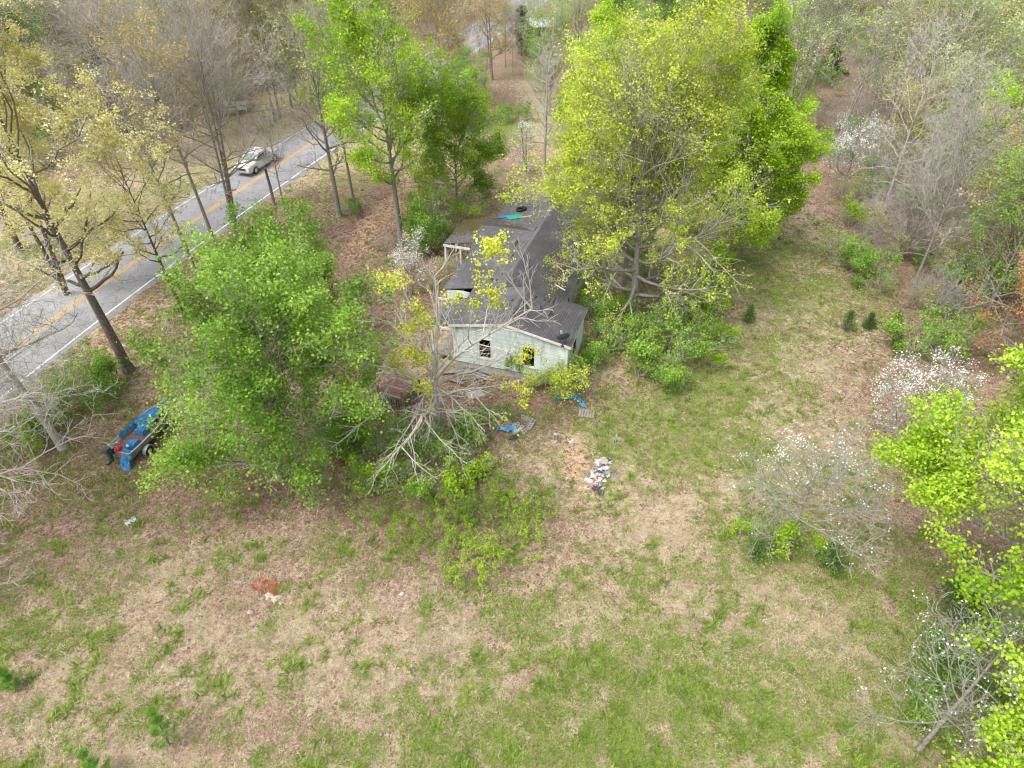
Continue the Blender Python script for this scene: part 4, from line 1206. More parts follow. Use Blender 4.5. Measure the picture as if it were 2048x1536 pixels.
place_tree('cedar', conifer_meshes('cedar_edge', 3.0, 1.2, 314, 'leaf_juniper', 2600, .16), G(1605, 320), label="dark cedar at the foot of the tulip tree crown by the brown track", cat='evergreen tree')
place_tree('cedar', conifer_meshes('cedar_dog', 2.2, 1.35, 315, 'leaf_juniper', 5200, .13, lambda t: math.sqrt(max(1 - t * t, .02))), G(1905, 1250), label="dark feathery cedar bush between the lime tree trunk and the corner dogwood", cat='bush')
place_tree('cedar', conifer_meshes('cedar_dog2', 1.3, .75, 316, 'leaf_juniper', 1900, .11, lambda t: math.sqrt(max(1 - t * t, .02))), G(1657, 1135), label="small round cedar bush right of the mid grass dogwood", cat='bush')
place_tree('cedar', conifer_meshes('cedar_dog3', 1.1, .7, 317, 'leaf_juniper', 1700, .11, lambda t: math.sqrt(max(1 - t * t, .02))), G(1512, 1115), label="small cedar bush left below the mid grass dogwood", cat='bush')


def pine_meshes(name, H, seed):
    g = Grower(seed); r = g.r
    g.paths[0].append((g.path((0, 0, -.05), (0, 0, 1), H, 5, .03, .02), .035, .012))
    tr = g.paths[0][0][0]
    tips = []
    nw = max(3, int(H / .5))
    for w in range(nw):
        t = .18 + .80 * w / (nw - 1)
        q, d = g.at(tr, min(t, .99))
        for k in range(5):
            az = k * 1.257 + w * .6 + r.uniform(-.2, .2); el = math.radians(18 + 40 * t)
            p = g.path(q, (math.cos(az) * math.cos(el), math.sin(az) * math.cos(el), math.sin(el)), max(.75 * (1.05 - t) * H / 2.4, .18), 3, .08, .10)
            g.paths[2].append((p, .012, .007)); tips += [p[2], p[3]]
    tips.append(tr[-1])
    v0, f0 = tube_arrays(g.paths[0], 6)
    trunk = make_mesh(name + '_trunk', v0, [f0], [M['twig_brown']])
    va, fa = tube_arrays(g.paths[2], 3)
    rs = np.random.RandomState(seed)
    T = np.repeat(np.array(tips), 70, 0)
    d = rs.normal(0, 1, T.shape); d[:, 2] = np.abs(d[:, 2]) * .8 + .1; d /= np.linalg.norm(d, axis=1, keepdims=True)
    e = np.cross(d, rs.normal(0, 1, T.shape)); e /= np.linalg.norm(e, axis=1, keepdims=True)
    L = rs.uniform(.14, .24, (len(T), 1))
    st = T + rs.normal(0, .05, T.shape)
    v = np.stack([st - e * .007, st + e * .007, st + d * L], 1).reshape(-1, 3)
    f = np.arange(len(v)).reshape(-1, 3)
    tint = np.repeat(np.clip(rs.normal(.55, .2, len(T)), 0, 1), 3)
    crown = make_mesh(name + '_crown', np.vstack([va, v]), [fa, f + len(va)], [M['twig_brown'], M['leaf_pine']], [0, 1], {'tint': np.r_[np.full(len(va), .4), tint]})
    return trunk, crown


PG = "pine saplings in the lower left of the grass"
for i, (p, h, lb) in enumerate([((340, 1490), 2.2, "tallest pine sapling, with a visible stem, lower left"), ((205, 1555), 1.8, "bushy pine sapling cut by the bottom edge"), ((30, 1378), 1.1, "small pine sapling by the left edge")]):
    place_tree('pine_sapling', pine_meshes('pine%d' % i, h, 330 + i), G(*p), label=lb, cat='sapling', group=PG)


def shrub_meshes(name, H, R, seed, leaf='leaf_shrub', clus=700, size=.12, twig='twig_grey', stems=9):
    g = Grower(seed); r = g.r
    P = dict(maxlev=3, den=(0, 2.6, 3.4), wob=.2, trop=.06, ratio=.5, rmin=.009, tmin=.2)
    for k in range(stems):
        az = k * 2.4 + r.uniform(-.4, .4); el = math.radians(r.uniform(38, 84))
        L = (H * math.sin(el) + R * math.cos(el)) * r.uniform(.75, 1.05)
        g.grow((r.gauss(0, R * .18), r.gauss(0, R * .18), -.05), (math.cos(az) * math.cos(el), math.sin(az) * math.cos(el), math.sin(el)), L, .028, 1, P, .06)
    v1, f1 = tube_arrays(g.paths[1], 4)
    st = make_mesh(name + '_stem', v1, [f1], [M[twig]])
    va, fa = tube_arrays(g.paths[2] + g.paths[3], 3) if True else None
    vb = np.zeros((0, 3))
    V = [va]; F = [fa]; mi = [0]; tn = [np.full(len(va), .5)]
    mats = [M[twig]]
    if leaf:
        vl, fl_, tl = leaf_arrays(g.anch, clus, 5, .15, size, seed + 1, bias_top=.5)
        V.append(vl); F.append(fl_ + len(va)); mi.append(1); tn.append(tl); mats.append(M[leaf])
    fo = make_mesh(name + '_foliage', np.vstack(V), F, mats, mi, {'tint': np.concatenate(tn)})
    return st, fo


def place_shrub(meshes, loc, rz, sc, label, group=None, name='shrub'):
    t = empty(name, loc, rz); t.scale = sc
    tag(t, label, 'shrub', group)
    link('stem', meshes[0], t); link('foliage', meshes[1], t)
    return t


SH = [shrub_meshes('shrubA', 2.4, 1.7, 401, clus=520), shrub_meshes('shrubB', 1.8, 1.9, 402, clus=430), shrub_meshes('shrubC', 1.4, 1.3, 403, clus=300, leaf='leaf_fresh')]
SHB = [shrub_meshes('shrubD', 2.4, 1.7, 404, leaf=None, stems=14), shrub_meshes('shrubE', 2.6, 1.8, 405, leaf='leaf_olive', clus=320, size=.10, twig='twig_grey', stems=12)]
SHY = shrub_meshes('shrubY', 2.2, 1.6, 406, leaf='leaf_yellowgreen', clus=600)
SHG = shrub_meshes('shrubG', 1.8, 1.8, 407, leaf='leaf_green', clus=480)
rs_ = random.Random(77)
g1 = "green privet shrubs under the airy tree right of the house"
for i, (x, y, k, s) in enumerate([(1190, 640, 0, .9), (1225, 705, 1, .95), (1290, 700, 0, 1.1), (1345, 735, 1, 1.15), (1285, 755, 2, 1.0), (1395, 715, 0, 1.0), (1330, 660, 1, .9), (1400, 650, 2, 1.1), (1455, 690, 2, .8), (1240, 640, 0, .8), (1380, 600, 1, 1.0), (1440, 610, 0, .8), (1185, 735, 2, .7), (1350, 780, 2, .7), (1310, 560, 1, 1.0), (1260, 545, 0, 1.0), (1210, 690, 1, .8), (1320, 760, 1, .8), (1430, 740, 2, .6)]):
    sd_ = "left" if x < 1235 else ("just right" if x < 1320 else "far right")
    dp_ = "behind" if y < 625 else ("level with" if y < 690 else ("just below" if y < 745 else "well below"))
    place_shrub(SH[k], G(x, y), rs_.uniform(0, 6), (s, s, s * rs_.uniform(.85, 1.1)), "leafy green shrub %s of and %s the airy tree trunk" % (sd_, dp_), g1)
for (x, y, me, s, lb) in [(1148, 762, SH[1], .8, "bright green shrub against the right end of the white gable"), (1108, 784, SHY, .95, "yellow green shrub hiding the foot of the white gable under the satellite dish"), (1078, 770, SHY, .5, "small yellow green shrub below the right gable window"),
                          (985, 845, SHG, .55, "small green bush between the cinder blocks and the broken tree"), (905, 560, SHB[1], .7, "sparse leafless brush against the left eave of the house"), (880, 470, SH[1], .9, "green shrub in front of the porch posts"), (850, 480, SH[0], .9, "green shrub under the rounded maple by the porch"),
                          (770, 500, SHB[0], .6, "leafless brush at the foot of the poplar"), (215, 790, SHG, 1.05, "dark green shrub at the foot of the big catkin oak"), (150, 800, SH[1], .95, "green shrub on the road verge near the bare leaning tree"), (110, 850, SHG, .95, "green shrub beside the leaning bare tree trunk"), (60, 900, SH[2], .9, "low green shrub at the left edge of the picture"),
                          (1555, 1090, SH[2], .9, "green bush growing at the foot of the mid grass dogwood"), (1620, 1105, SH[2], .6, "low green bush on the right of the mid grass dogwood foot"), (1490, 1070, SH[2], .55, "low green bush on the left of the mid grass dogwood"), (1850, 1420, SHG, .8, "green bush behind the corner dogwood"), (1930, 1370, SHG, .9, "green bush between the corner dogwood and the lime tree trunk"),
                          (1715, 545, SH[0], 1.0, "green shrub on the wood edge above the row of small cedars"), (1665, 520, SH[1], 1.0, "green shrub on the wood edge beside the grass path"), (1760, 585, SH[1], .9, "green shrub before the grey thicket"), (1690, 450, SH[2], 1.1, "low green shrub below the flowering dogwood at the wood edge"), (1880, 720, SH[0], 1.1, "green shrub left of the orange leaved tree"), (1835, 700, SH[1], 1.0, "green shrub at the wood edge above the right dogwood"), (1930, 590, SHG, 1.2, "dark green shrub above the orange leaved tree"),
                          (735, 330, SHG, .8, "dark green shrub at the bend of the driveway"), (705, 425, SHG, .6, "dark low shrub at the foot of the dark trunked tree"), (1030, 245, SHG, 1.0, "dark green shrub left of the brown track beyond the house"), (950, 245, SH[2], 1.3, "low green shrub in the clearing by the far road"), (1235, 265, SH[1], 1.2, "green shrub between the pale tree and the left tulip tree"), (1190, 290, SH[0], 1.2, "green shrub at the right of the brown track beyond the house"), (1120, 300, SHB[0], 1.1, "grey leafless shrub beyond the far end of the house")]:
    place_shrub(me, G(x, y), rs_.uniform(0, 6), (s, s, s), lb)
g2 = "green shrubs massed below the broken tree"
for (x, y, k, s) in [(770, 920, 1, .95), (830, 900, 0, .9), (880, 930, 1, .95), (930, 905, 0, .8), (740, 985, 2, 1.0), (810, 970, 1, .8), (890, 985, 2, .9), (700, 900, 0, .9), (950, 955, 2, .8)]:
    place_shrub(SH[k], G(x, y), rs_.uniform(0, 6), (s, s, s * .9), "green shrub %s of the mass below the broken tree, %s row" % ('on the left' if x < 790 else ('in the middle' if x < 890 else 'on the right'), 'back' if y < 915 else ('middle' if y < 950 else 'front')), g2)

# brambles: arching canes nobody could count
def bramble():
    g = Grower(500); r = g.r
    leafp = []
    poly = np.array([G(*p)[:2] for p in [(705, 960), (860, 930), (1010, 925), (1110, 1000), (1130, 1080), (1050, 1170), (930, 1195), (800, 1150), (720, 1060)]])
    lo, hi = poly.min(0), poly.max(0)
    n = 0
    while n < 620:
        x, y = r.uniform(lo[0], hi[0]), r.uniform(lo[1], hi[1])
        if not inside(poly, np.array([x]), np.array([y]))[0]: continue
        n += 1
        az = r.uniform(0, 6.28); el = math.radians(r.uniform(45, 85))
        pts = g.path((x, y, -.03), (math.cos(az) * math.cos(el), math.sin(az) * math.cos(el), math.sin(el)), r.uniform(.9, 2.4), 6, .12, -.10)
        pts = [(a, b, max(c, .02)) for a, b, c in pts]
        g.paths[2].append((pts, .008, .004))
        if r.random() < .8:
            for i in range(1, 7):
                for f in (0, .5):
                    if i < 6 or f == 0:
                        a = pts[i]; b = pts[min(i + 1, 6)]
                        leafp.append(tuple(a[k] + (b[k] - a[k]) * f for k in range(3)))
    va, fa = tube_arrays(g.paths[2], 3)
    vl, fl_, tl = leaf_arrays(leafp, int(len(leafp) * .9), 5, .05, .07, 501)
    m = make_mesh('brambles', np.vstack([va, vl]), [fa, fl_ + len(va)], [M['twig_brown'], M['leaf_fresh']], [0, 1], {'tint': np.r_[np.full(len(va), .4), tl]})
    tag(link('brambles', m), kind='stuff')


bramble()

# ------------------------------------------------------------------ the woods
PROTO = {}
for k, (sp, H, R, sd, kw) in {
        'bare_a': ('bare', 13.5, 4.2, 601, {}), 'bare_b': ('bare', 11.5, 3.6, 602, dict(stems=2)), 'bare_c': ('pale_bare', 12.5, 3.8, 603, {}),
        'olive_a': ('olive', 13.0, 4.4, 604, {}), 'olive_b': ('olive', 11.0, 4.0, 605, dict(stems=2)), 'amber_a': ('amber', 13.0, 4.4, 606, {}), 'amber_b': ('amber', 10.5, 3.8, 607, dict(stems=2)),
        'pale_a': ('pale', 12.5, 4.2, 608, {}), 'fresh_a': ('fresh', 9.5, 3.8, 609, {}), 'gold_a': ('gold', 10.5, 4.0, 610, {}), 'lime_a': ('poplar', 12.0, 3.4, 611, {})}.items():
    g = grow_tree(sp, H, R, sd, stems=kw.get('stems', 1), r0=.13)
    PROTO[k] = tree_meshes(k, g, sp, sd, dens=(.55 if sp == 'poplar' else .85), lscale=1.25)
WORDS = {'bare': ("grey bare tree", "grey bare trees"), 'olive': ("olive budding tree", "olive budding trees"), 'amber': ("amber budding tree", "amber budding trees"), 'pale': ("pale green leafing tree", "pale green leafing trees"),
         'fresh': ("soft green leafing tree", "soft green leafing trees"), 'gold': ("yellow leafing tree", "yellow leafing trees"), 'lime': ("bright lime leafed tree", "bright lime leafed trees")}
BUSY = [(G(*p)[0], G(*p)[1]) for p in [(252, 262), (330, 262), (1676, 285), (1570, 255), (1775, 260), (1800, 520), (1960, 452), (1885, 350), (1685, 385), (2010, 430), (2005, 500), (1965, 640), (2015, 760), (985, 160), (885, 215), (1100, 230), (1150, 180), (470, 215), (1085, 65), (1655, 165)]]


LAND_L = [((30, 120), "at the upper left edge"), ((150, 30), "by the top left corner"), ((252, 200), "beside the dark twin cedar"), ((330, 240), "behind the low dark cedar"), ((470, 200), "behind the white shelter"), ((360, 60), "deep in the far left woods"),
          ((560, 130), "left of the tall poplar"), ((620, 30), "at the top behind the tall poplar"), ((850, 60), "beside the amber tree over the road"), ((760, 120), "behind the tall poplar"), ((120, 230), "behind the catkin oaks"), ((20, 300), "at the left edge behind the catkin oaks"), ((560, 230), "above the pickup truck"), ((900, 20), "beyond the far road bend")]
LAND_R = [((1600, 60), "behind the bright tulip tree"), ((1650, 165), "beside the dark evergreen bush"), ((1700, 250), "beside the dark forked tree"), ((1800, 120), "above the pale green tree"), ((1900, 60), "at the top right"), ((2020, 120), "at the upper right edge"), ((1780, 330), "left of the pale green tree"), ((1960, 330), "around the yellow young poplar"), ((1820, 450), "behind the grey thicket"),
          ((2030, 500), "at the right edge below the poplar"), ((1900, 560), "above the orange leaved tree"), ((1700, 400), "behind the flowering wood edge dogwood"), ((1760, 20), "at the top edge right of the tulip tree"), ((1850, 250), "behind the pale green tree")]
LAND_D = [((880, 80), "under the amber tree by the far road"), ((960, 220), "left of the brown track beyond the house"), ((1110, 200), "right of the brown track beyond the house"), ((1000, 60), "between the far road and the dark cedar")]
LAND_C = [((1060, 30), "beside the far dark cedar"), ((1150, 100), "behind the soft green young trees"), ((1250, 60), "behind the left tulip tree"), ((960, 80), "by the far road bend"), ((1400, 60), "between the two tulip tree tops")]


def woods(n, seed, where, mix, sep, region, words):
    r = random.Random(seed)
    pts = list(BUSY)
    keys = list(mix); wts = [mix[k] for k in keys]
    made = 0
    for _ in range(n * 60):
        if made >= n: break
        px, py = r.uniform(-120, 2170), 8 + 640 * r.random() ** 1.7
        x, y, _z = G(px, py)
        if not where(px, py, x, y): continue
        sp_ = sep * r.uniform(.8, 1.25)
        if any((x - a) ** 2 + (y - b) ** 2 < sp_ * sp_ for a, b in pts): continue
        pts.append((x, y))
        k = r.choices(keys, wts)[0]
        s = r.uniform(.68, 1.18) * (.62 if region == 'D' else 1)
        w = WORDS[k.split('_')[0]]
        sx_ = s * r.uniform(.9, 1.15); sy_ = s * r.uniform(.9, 1.15)
        land = {'L': LAND_L, 'R': LAND_R, 'C': LAND_C, 'D': LAND_D}[region]
        size = 'tall' if s > 1.03 else ('small' if s < .82 else 'middling')
        near = min(land, key=lambda q: ((q[0][0] - px) / 1.4) ** 2 + (q[0][1] - (py - 60)) ** 2)[1]
        place_tree('forest_tree', PROTO[k], (x, y, 0), r.uniform(0, 6.28), (sx_, sy_, s), label="%s %s %s" % (size, w[0], near), group="%s %s" % (w[1], words))
        made += 1
    return made


def rd1(x, y): return float(road_dist(np.array([x]), np.array([y]))[0])


nA = woods(190, 21, lambda px, py, x, y: px < 1000 and rd1(x, y) < (-7.5 if py < 270 and px > 250 else -11) and py < 330, {'bare_a': 3, 'bare_b': 3, 'bare_c': 2, 'olive_a': 3, 'olive_b': 2, 'amber_a': 2.4, 'amber_b': 1.6, 'gold_a': .8, 'lime_a': .9, 'pale_a': .9, 'fresh_a': .9}, 4.3, 'L', "in the woods on the far side of the road")
nB = woods(85, 22, lambda px, py, x, y: bool(inside(WOODS_R, np.array([x]), np.array([y]))[0]) and px > 1520, {'bare_a': 3, 'bare_b': 3, 'bare_c': 2.2, 'olive_a': 1.6, 'olive_b': 1.6, 'amber_a': .5, 'pale_a': 2.4, 'fresh_a': 3.2, 'gold_a': .8, 'lime_a': .9}, 4.4, 'R', "in the woods right of the grass clearing")
nC = woods(26, 23, lambda px, py, x, y: 900 < px < 1540 and py < 150 and rd1(x, y) > 8, {'bare_a': 1.5, 'bare_b': 2, 'bare_c': 2, 'fresh_a': 3, 'pale_a': 2.5, 'olive_b': 1}, 5.0, 'C', "between the far road bend and the tulip trees")
nD = woods(20, 24, lambda px, py, x, y: 830 < px < 1150 and 40 < py < 300 and rd1(x, y) > 6 and not (985 < px < 1065 and py > 150), {'bare_b': 2, 'amber_b': 2, 'fresh_a': 2, 'olive_b': 1.5, 'bare_c': 1.5}, 3.4, 'D', "along the brown track beyond the house")


# ------------------------------------------------------------------ scatter of uncountable small growth (geometry nodes)
def scatter(name, pts, rot, scl, src_mesh, label=None):
    me = bpy.data.meshes.new(name)
    me.vertices.add(len(pts)); me.vertices.foreach_set("co", np.asarray(pts, np.float32).ravel())
    a = me.attributes.new('rot', 'FLOAT_VECTOR', 'POINT'); a.data.foreach_set("vector", np.asarray(rot, np.float32).ravel())
    a = me.attributes.new('scl', 'FLOAT', 'POINT'); a.data.foreach_set("value", np.asarray(scl, np.float32))
    src = bpy.data.objects.new(name + '_source', src_mesh)
    o = link(name, me); tag(o, kind='stuff')
    ng = bpy.data.node_groups.new(name + '_scatter', 'GeometryNodeTree')
    ng.interface.new_socket('Geometry', in_out='INPUT', socket_type='NodeSocketGeometry')
    ng.interface.new_socket('Geometry', in_out='OUTPUT', socket_type='NodeSocketGeometry')
    N, L = ng.nodes, ng.links
    gi = N.new('NodeGroupInput'); go = N.new('NodeGroupOutput')
    io = N.new('GeometryNodeInstanceOnPoints')
    ob = N.new('GeometryNodeObjectInfo'); ob.inputs['Object'].default_value = src
    na = N.new('GeometryNodeInputNamedAttribute'); na.data_type = 'FLOAT_VECTOR'; na.inputs['Name'].default_value = 'rot'
    ns = N.new('GeometryNodeInputNamedAttribute'); ns.data_type = 'FLOAT'; ns.inputs['Name'].default_value = 'scl'
    L.new(gi.outputs[0], io.inputs['Points']); L.new(ob.outputs['Geometry'], io.inputs['Instance'])
    L.new(na.outputs['Attribute'], io.inputs['Rotation']); L.new(ns.outputs['Attribute'], io.inputs['Scale'])
    L.new(io.outputs[0], go.inputs[0])
    md = o.modifiers.new('scatter', 'NODES'); md.node_group = ng
    return o


def grass_mat(name, stops, trans=.2):
    m, n, l, b = new_mat(name)
    oi = n.new("ShaderNodeObjectInfo"); at = n.new("ShaderNodeAttribute"); at.attribute_name = "tint"
    ad = n.new("ShaderNodeMath"); ad.operation = 'MULTIPLY_ADD'; ad.inputs[1].default_value = .55
    mu = n.new("ShaderNodeMath"); mu.operation = 'MULTIPLY'; mu.inputs[1].default_value = .45
    l.new(at.outputs["Fac"], mu.inputs[0]); l.new(oi.outputs["Random"], ad.inputs[0]); l.new(mu.outputs[0], ad.inputs[2])
    r = ramp(n, stops); l.new(ad.outputs[0], r.inputs["Fac"]); l.new(r.outputs[0], b.inputs["Base Color"])
    b.inputs["Roughness"].default_value = .8; b.inputs["Specular IOR Level"].default_value = .15
    if trans:
        tr = n.new("ShaderNodeBsdfTranslucent"); l.new(r.outputs[0], tr.inputs["Color"])
        mx = n.new("ShaderNodeMixShader"); mx.inputs[0].default_value = trans
        l.new(b.outputs[0], mx.inputs[1]); l.new(tr.outputs[0], mx.inputs[2]); l.new(mx.outputs[0], n["Material Output"].inputs["Surface"])
    return m


M['grass_green'] = grass_mat('grass_green', [(0.1, (0.10, 0.16, 0.02)), (0.45, (0.20, 0.29, 0.045)), (0.75, (0.31, 0.40, 0.08)), (1, (0.44, 0.48, 0.16))], .3)
M['grass_straw'] = grass_mat('grass_straw', [(0.05, (0.15, 0.112, 0.07)), (0.35, (0.37, 0.295, 0.19)), (0.7, (0.56, 0.47, 0.32)), (1, (0.74, 0.66, 0.50))])
M['dead_leaf'] = grass_mat('dead_leaf', [(0.05, (0.08, 0.048, 0.034)), (0.4, (0.23, 0.145, 0.105)), (0.75, (0.36, 0.245, 0.19)), (1, (0.60, 0.48, 0.41))], .1)


def tuft(name, n, hmin, hmax, lean0, lean1, spread, w, mat, seed):
    rs = np.random.RandomState(seed); v = []; f = []; t = []
    for i in range(n):
        az = rs.uniform(0, 6.28); ln = math.radians(rs.uniform(lean0, lean1)); h = rs.uniform(hmin, hmax)
        bx, by = rs.normal(0, spread, 2)
        d = np.array((math.cos(az) * math.sin(ln), math.sin(az) * math.sin(ln), math.cos(ln)))
        s = np.array((-math.sin(az), math.cos(az), 0)) * w * rs.uniform(.6, 1.3)
        b = np.array((bx, by, -.005)); mid = b + d * h * .55; d2 = d + np.array((d[0] * .6, d[1] * .6, -.25)); d2 /= np.linalg.norm(d2)
        tip = mid + d2 * h * .5
        tip[2] = max(tip[2], .012); mid[2] = max(mid[2], .01)
        k = len(v); v += [b - s, b + s, mid + s * .8, mid - s * .8, tip]; f += [(k, k + 1, k + 2, k + 3)]
        v += []; t += [rs.rand()] * 5
        f.append((k + 3, k + 2, k + 4, k + 4)) if False else None
    V = np.array(v); k = np.arange(n) * 5
    q = np.stack([k, k + 1, k + 2, k + 3], 1); tr = np.stack([k + 3, k + 2, k + 4], 1)
    return make_mesh(name, V, [q, tr], [mat], [0, 0], {'tint': np.array(t)})


rsg = np.random.RandomState(9)


def sample(n, box_px=None):
    """Ground points spread so that they are denser near the camera."""
    px = rsg.uniform(-60, 2110, n); py = 330 + 1250 * rsg.rand(n) ** .9
    u = (px - 1024) / F_PX; v = (768 - py) / F_PX
    t = CAM_H / (SP - v * CP)
    return u * t, (CP + v * SP) * t


def clear_of(x, y):
    rd = road_dist(x, y)
    lx = (x - HO[0]) * HB[0] + (y - HO[1]) * HB[1]; ly = (x - HO[0]) * HAx[0] + (y - HO[1]) * HAx[1]
    inh = ((lx > -2.3) & (lx < 7.3) & (ly > -.05) & (ly < 19.8))
    return (np.abs(rd) > 3.75) & ~inh


x, y = sample(150000); ok = clear_of(x, y); x, y = x[ok], y[ok]
zg, zl, zd, zt = zones(x, y)
cl = fbm(x + 11, y + 5, .9, 3)
c2_ = fbm(x - 31, y + 8, 2.4, 3)
sel = rsg.rand(len(x)) < np.clip(zg * 1.35 - .20 + (cl - .5) * 2.2 + (c2_ - .5) * 2.6, 0, 1) ** 1.3 * (1 - .8 * zd)
gx_, gy_ = x[sel], y[sel]; k = len(gx_)
h = np.where(rsg.rand(k) < .2, 1.35, 1.0) * rsg.uniform(.55, 1.15, k)
half = rsg.rand(k) < .5
for nm, ms, s_ in (('green_grass', tuft('green_tuft_a', 16, .07, .20, 15, 75, .10, .010, M['grass_green'], 1), half), ('green_grass', tuft('green_tuft_b', 22, .05, .14, 30, 85, .15, .011, M['grass_green'], 2), ~half)):
    scatter(nm, np.stack([gx_[s_], gy_[s_], np.full(s_.sum(), .0)], 1), np.stack([np.zeros(s_.sum()), np.zeros(s_.sum()), rsg.uniform(0, 6.28, s_.sum())], 1), h[s_], ms)
wx, wy = sample(26000); ok = clear_of(wx, wy); wx, wy = wx[ok], wy[ok]
zg, zl, zd, zt = zones(wx, wy); cw = fbm(wx + 3, wy - 13, .7, 3)
sel = rsg.rand(len(wx)) < np.clip((cw - .54) * 2.4 + zg * .30, 0, .7) * (1 - .8 * zd)
wx, wy = wx[sel], wy[sel]
scatter('weeds', np.stack([wx, wy, np.zeros(len(wx))], 1), np.stack([np.zeros(len(wx)), np.zeros(len(wx)), rsg.uniform(0, 6.28, len(wx))], 1), rsg.uniform(.5, 1.25, len(wx)), tuft('weed_tuft', 26, .14, .34, 15, 70, .09, .014, M['grass_green'], 8))
x, y = sample(130000); ok = clear_of(x, y); x, y = x[ok], y[ok]
zg, zl, zd, zt = zones(x, y)
sel = rsg.rand(len(x)) < np.clip(1.0 - .9 * zl - .55 * zg, .08, .9) * (1 - .85 * zd)
x, y, zt = x[sel], y[sel], zt[sel]; k = len(x)
half = rsg.rand(k) < .5
for ms, s_ in ((tuft('straw_tuft_a', 15, .10, .26, 55, 88, .13, .009, M['grass_straw'], 3), half), (tuft('straw_tuft_b', 18, .08, .22, 65, 89, .17, .010, M['grass_straw'], 4), ~half)):
    scatter('dry_grass', np.stack([x[s_], y[s_], np.zeros(s_.sum())], 1), np.stack([rsg.uniform(-.1, .1, s_.sum()), rsg.uniform(-.1, .1, s_.sum()), rsg.uniform(0, 6.28, s_.sum())], 1), (rsg.uniform(.6, 1.2, k) * (1 + .5 * zt))[s_], ms)
x, y = sample(150000); ok = clear_of(x, y); x, y = x[ok], y[ok]
zg, zl, zd, zt = zones(x, y)
sel = rsg.rand(len(x)) < np.clip(zl * 1.0 + .05, 0, 1)
x, y = x[sel], y[sel]; k = len(x)
v = []; f = []; t = []
rq = np.random.RandomState(3)
for i in range(7):
    c = np.r_[rq.normal(0, .16, 2), rq.uniform(.008, .03)]; a = rq.uniform(0, 6.28); e = rq.uniform(.05, .085)
    d1 = np.array((math.cos(a), math.sin(a), rq.uniform(-.25, .25))) * e; d2 = np.array((-math.sin(a), math.cos(a), rq.uniform(-.3, .3))) * e * .6
    v += [c - d1, c - d2 + (0, 0, .012), c + d1, c + d2 + (0, 0, .012)]; t += [rq.rand()] * 4
lm = make_mesh('leaf_bits', np.array(v), [np.arange(28).reshape(-1, 4)], [M['dead_leaf']], [0], {'tint': np.array(t)})
scatter('leaf_litter', np.stack([x, y, np.zeros(k)], 1), np.stack([np.zeros(k), np.zeros(k), rsg.uniform(0, 6.28, k)], 1), rsg.uniform(.7, 1.3, k), lm)

# brush under the woods: two kinds of shrub scattered as one mass each
bx, by = [], []
rr = random.Random(31)
while len(bx) < 900:
    px, py = rr.uniform(-100, 2150), 6 + 640 * rr.random() ** 1.8
    X, Y, _z = G(px, py)
    d_ = rd1(X, Y)
    if (px < 1000 and d_ < -13.5 and py < 340) or inside(WOODS_R, np.array([X]), np.array([Y]))[0] or (880 < px < 1540 and py < 190 and d_ > 6.5 and not (985 < px < 1060)):
        bx.append(X); by.append(Y)
bx = np.array(bx); by = np.array(by); n_ = len(bx)
kind = rsg.randint(0, 10, n_)
for nm, ks, src in (('brush', (0, 1, 2, 3, 4), SHB[0]), ('brush', (5, 6, 7), SHB[1]), ('brush', (8, 9), SH[1])):
    s_ = np.isin(kind, ks)
    scatter(nm, np.stack([bx[s_], by[s_], np.zeros(s_.sum())], 1), np.stack([np.zeros(s_.sum()), np.zeros(s_.sum()), rsg.uniform(0, 6.28, s_.sum())], 1), rsg.uniform(.5, 1.25, s_.sum()), src[1])

# ------------------------------------------------------------------ small things: materials
M['galv'] = noisy('galv', (0.30, 0.36, 0.38), (0.52, 0.57, 0.58), 5, 0.45, metal=0.5)
M['black'] = noisy('black', (0.012, 0.012, 0.013), (0.03, 0.03, 0.032), 5, 0.6)
M['dark_grey'] = noisy('dark_grey', (0.035, 0.05, 0.055), (0.07, 0.09, 0.095), 4, 0.5)
M['white_plastic'] = noisy('white_plastic', (0.48, 0.49, 0.50), (0.66, 0.66, 0.66), 5, 0.45)
M['blue_tarp'] = noisy('blue_tarp', (0.01, 0.07, 0.20), (0.03, 0.165, 0.37), 7, 0.45, c2=(0.09, 0.27, 0.50))
M['light_blue'] = noisy('light_blue', (0.03, 0.16, 0.33), (0.09, 0.29, 0.50), 12, 0.5, c2=(0.30, 0.50, 0.62))
M['teal'] = noisy('teal', (0.01, 0.18, 0.20), (0.04, 0.34, 0.36), 6, 0.5)
M['green_tarp'] = noisy('green_tarp', (0.01, 0.20, 0.13), (0.02, 0.36, 0.24), 7, 0.5)
M['aluminium'] = noisy('aluminium', (0.30, 0.30, 0.26), (0.46, 0.46, 0.42), 3, 0.45, metal=0.35, c2=(0.55, 0.55, 0.5))
M['hull_olive'] = noisy('hull_olive', (0.16, 0.16, 0.125), (0.28, 0.28, 0.235), 2.5, 0.6)
M['boat_leaves'] = noisy('boat_leaves', (0.07, 0.035, 0.025), (0.20, 0.10, 0.075), 28, 0.95, bump=.8, c2=(0.36, 0.22, 0.17))
M['red'] = noisy('red', (0.45, 0.015, 0.03), (0.62, 0.03, 0.05), 5, 0.45)
M['orange_red'] = noisy('orange_red', (0.34, 0.035, 0.02), (0.56, 0.09, 0.05), 12, 0.8)
M['purple'] = noisy('purple', (0.07, 0.05, 0.12), (0.20, 0.16, 0.28), 8, 0.8)
M['navy'] = noisy('navy', (0.02, 0.03, 0.16), (0.07, 0.09, 0.34), 8, 0.8)
M['maroon'] = noisy('maroon', (0.08, 0.02, 0.03), (0.20, 0.06, 0.08), 8, 0.8)
M['charcoal'] = noisy('charcoal', (0.03, 0.028, 0.032), (0.09, 0.085, 0.09), 8, 0.8)
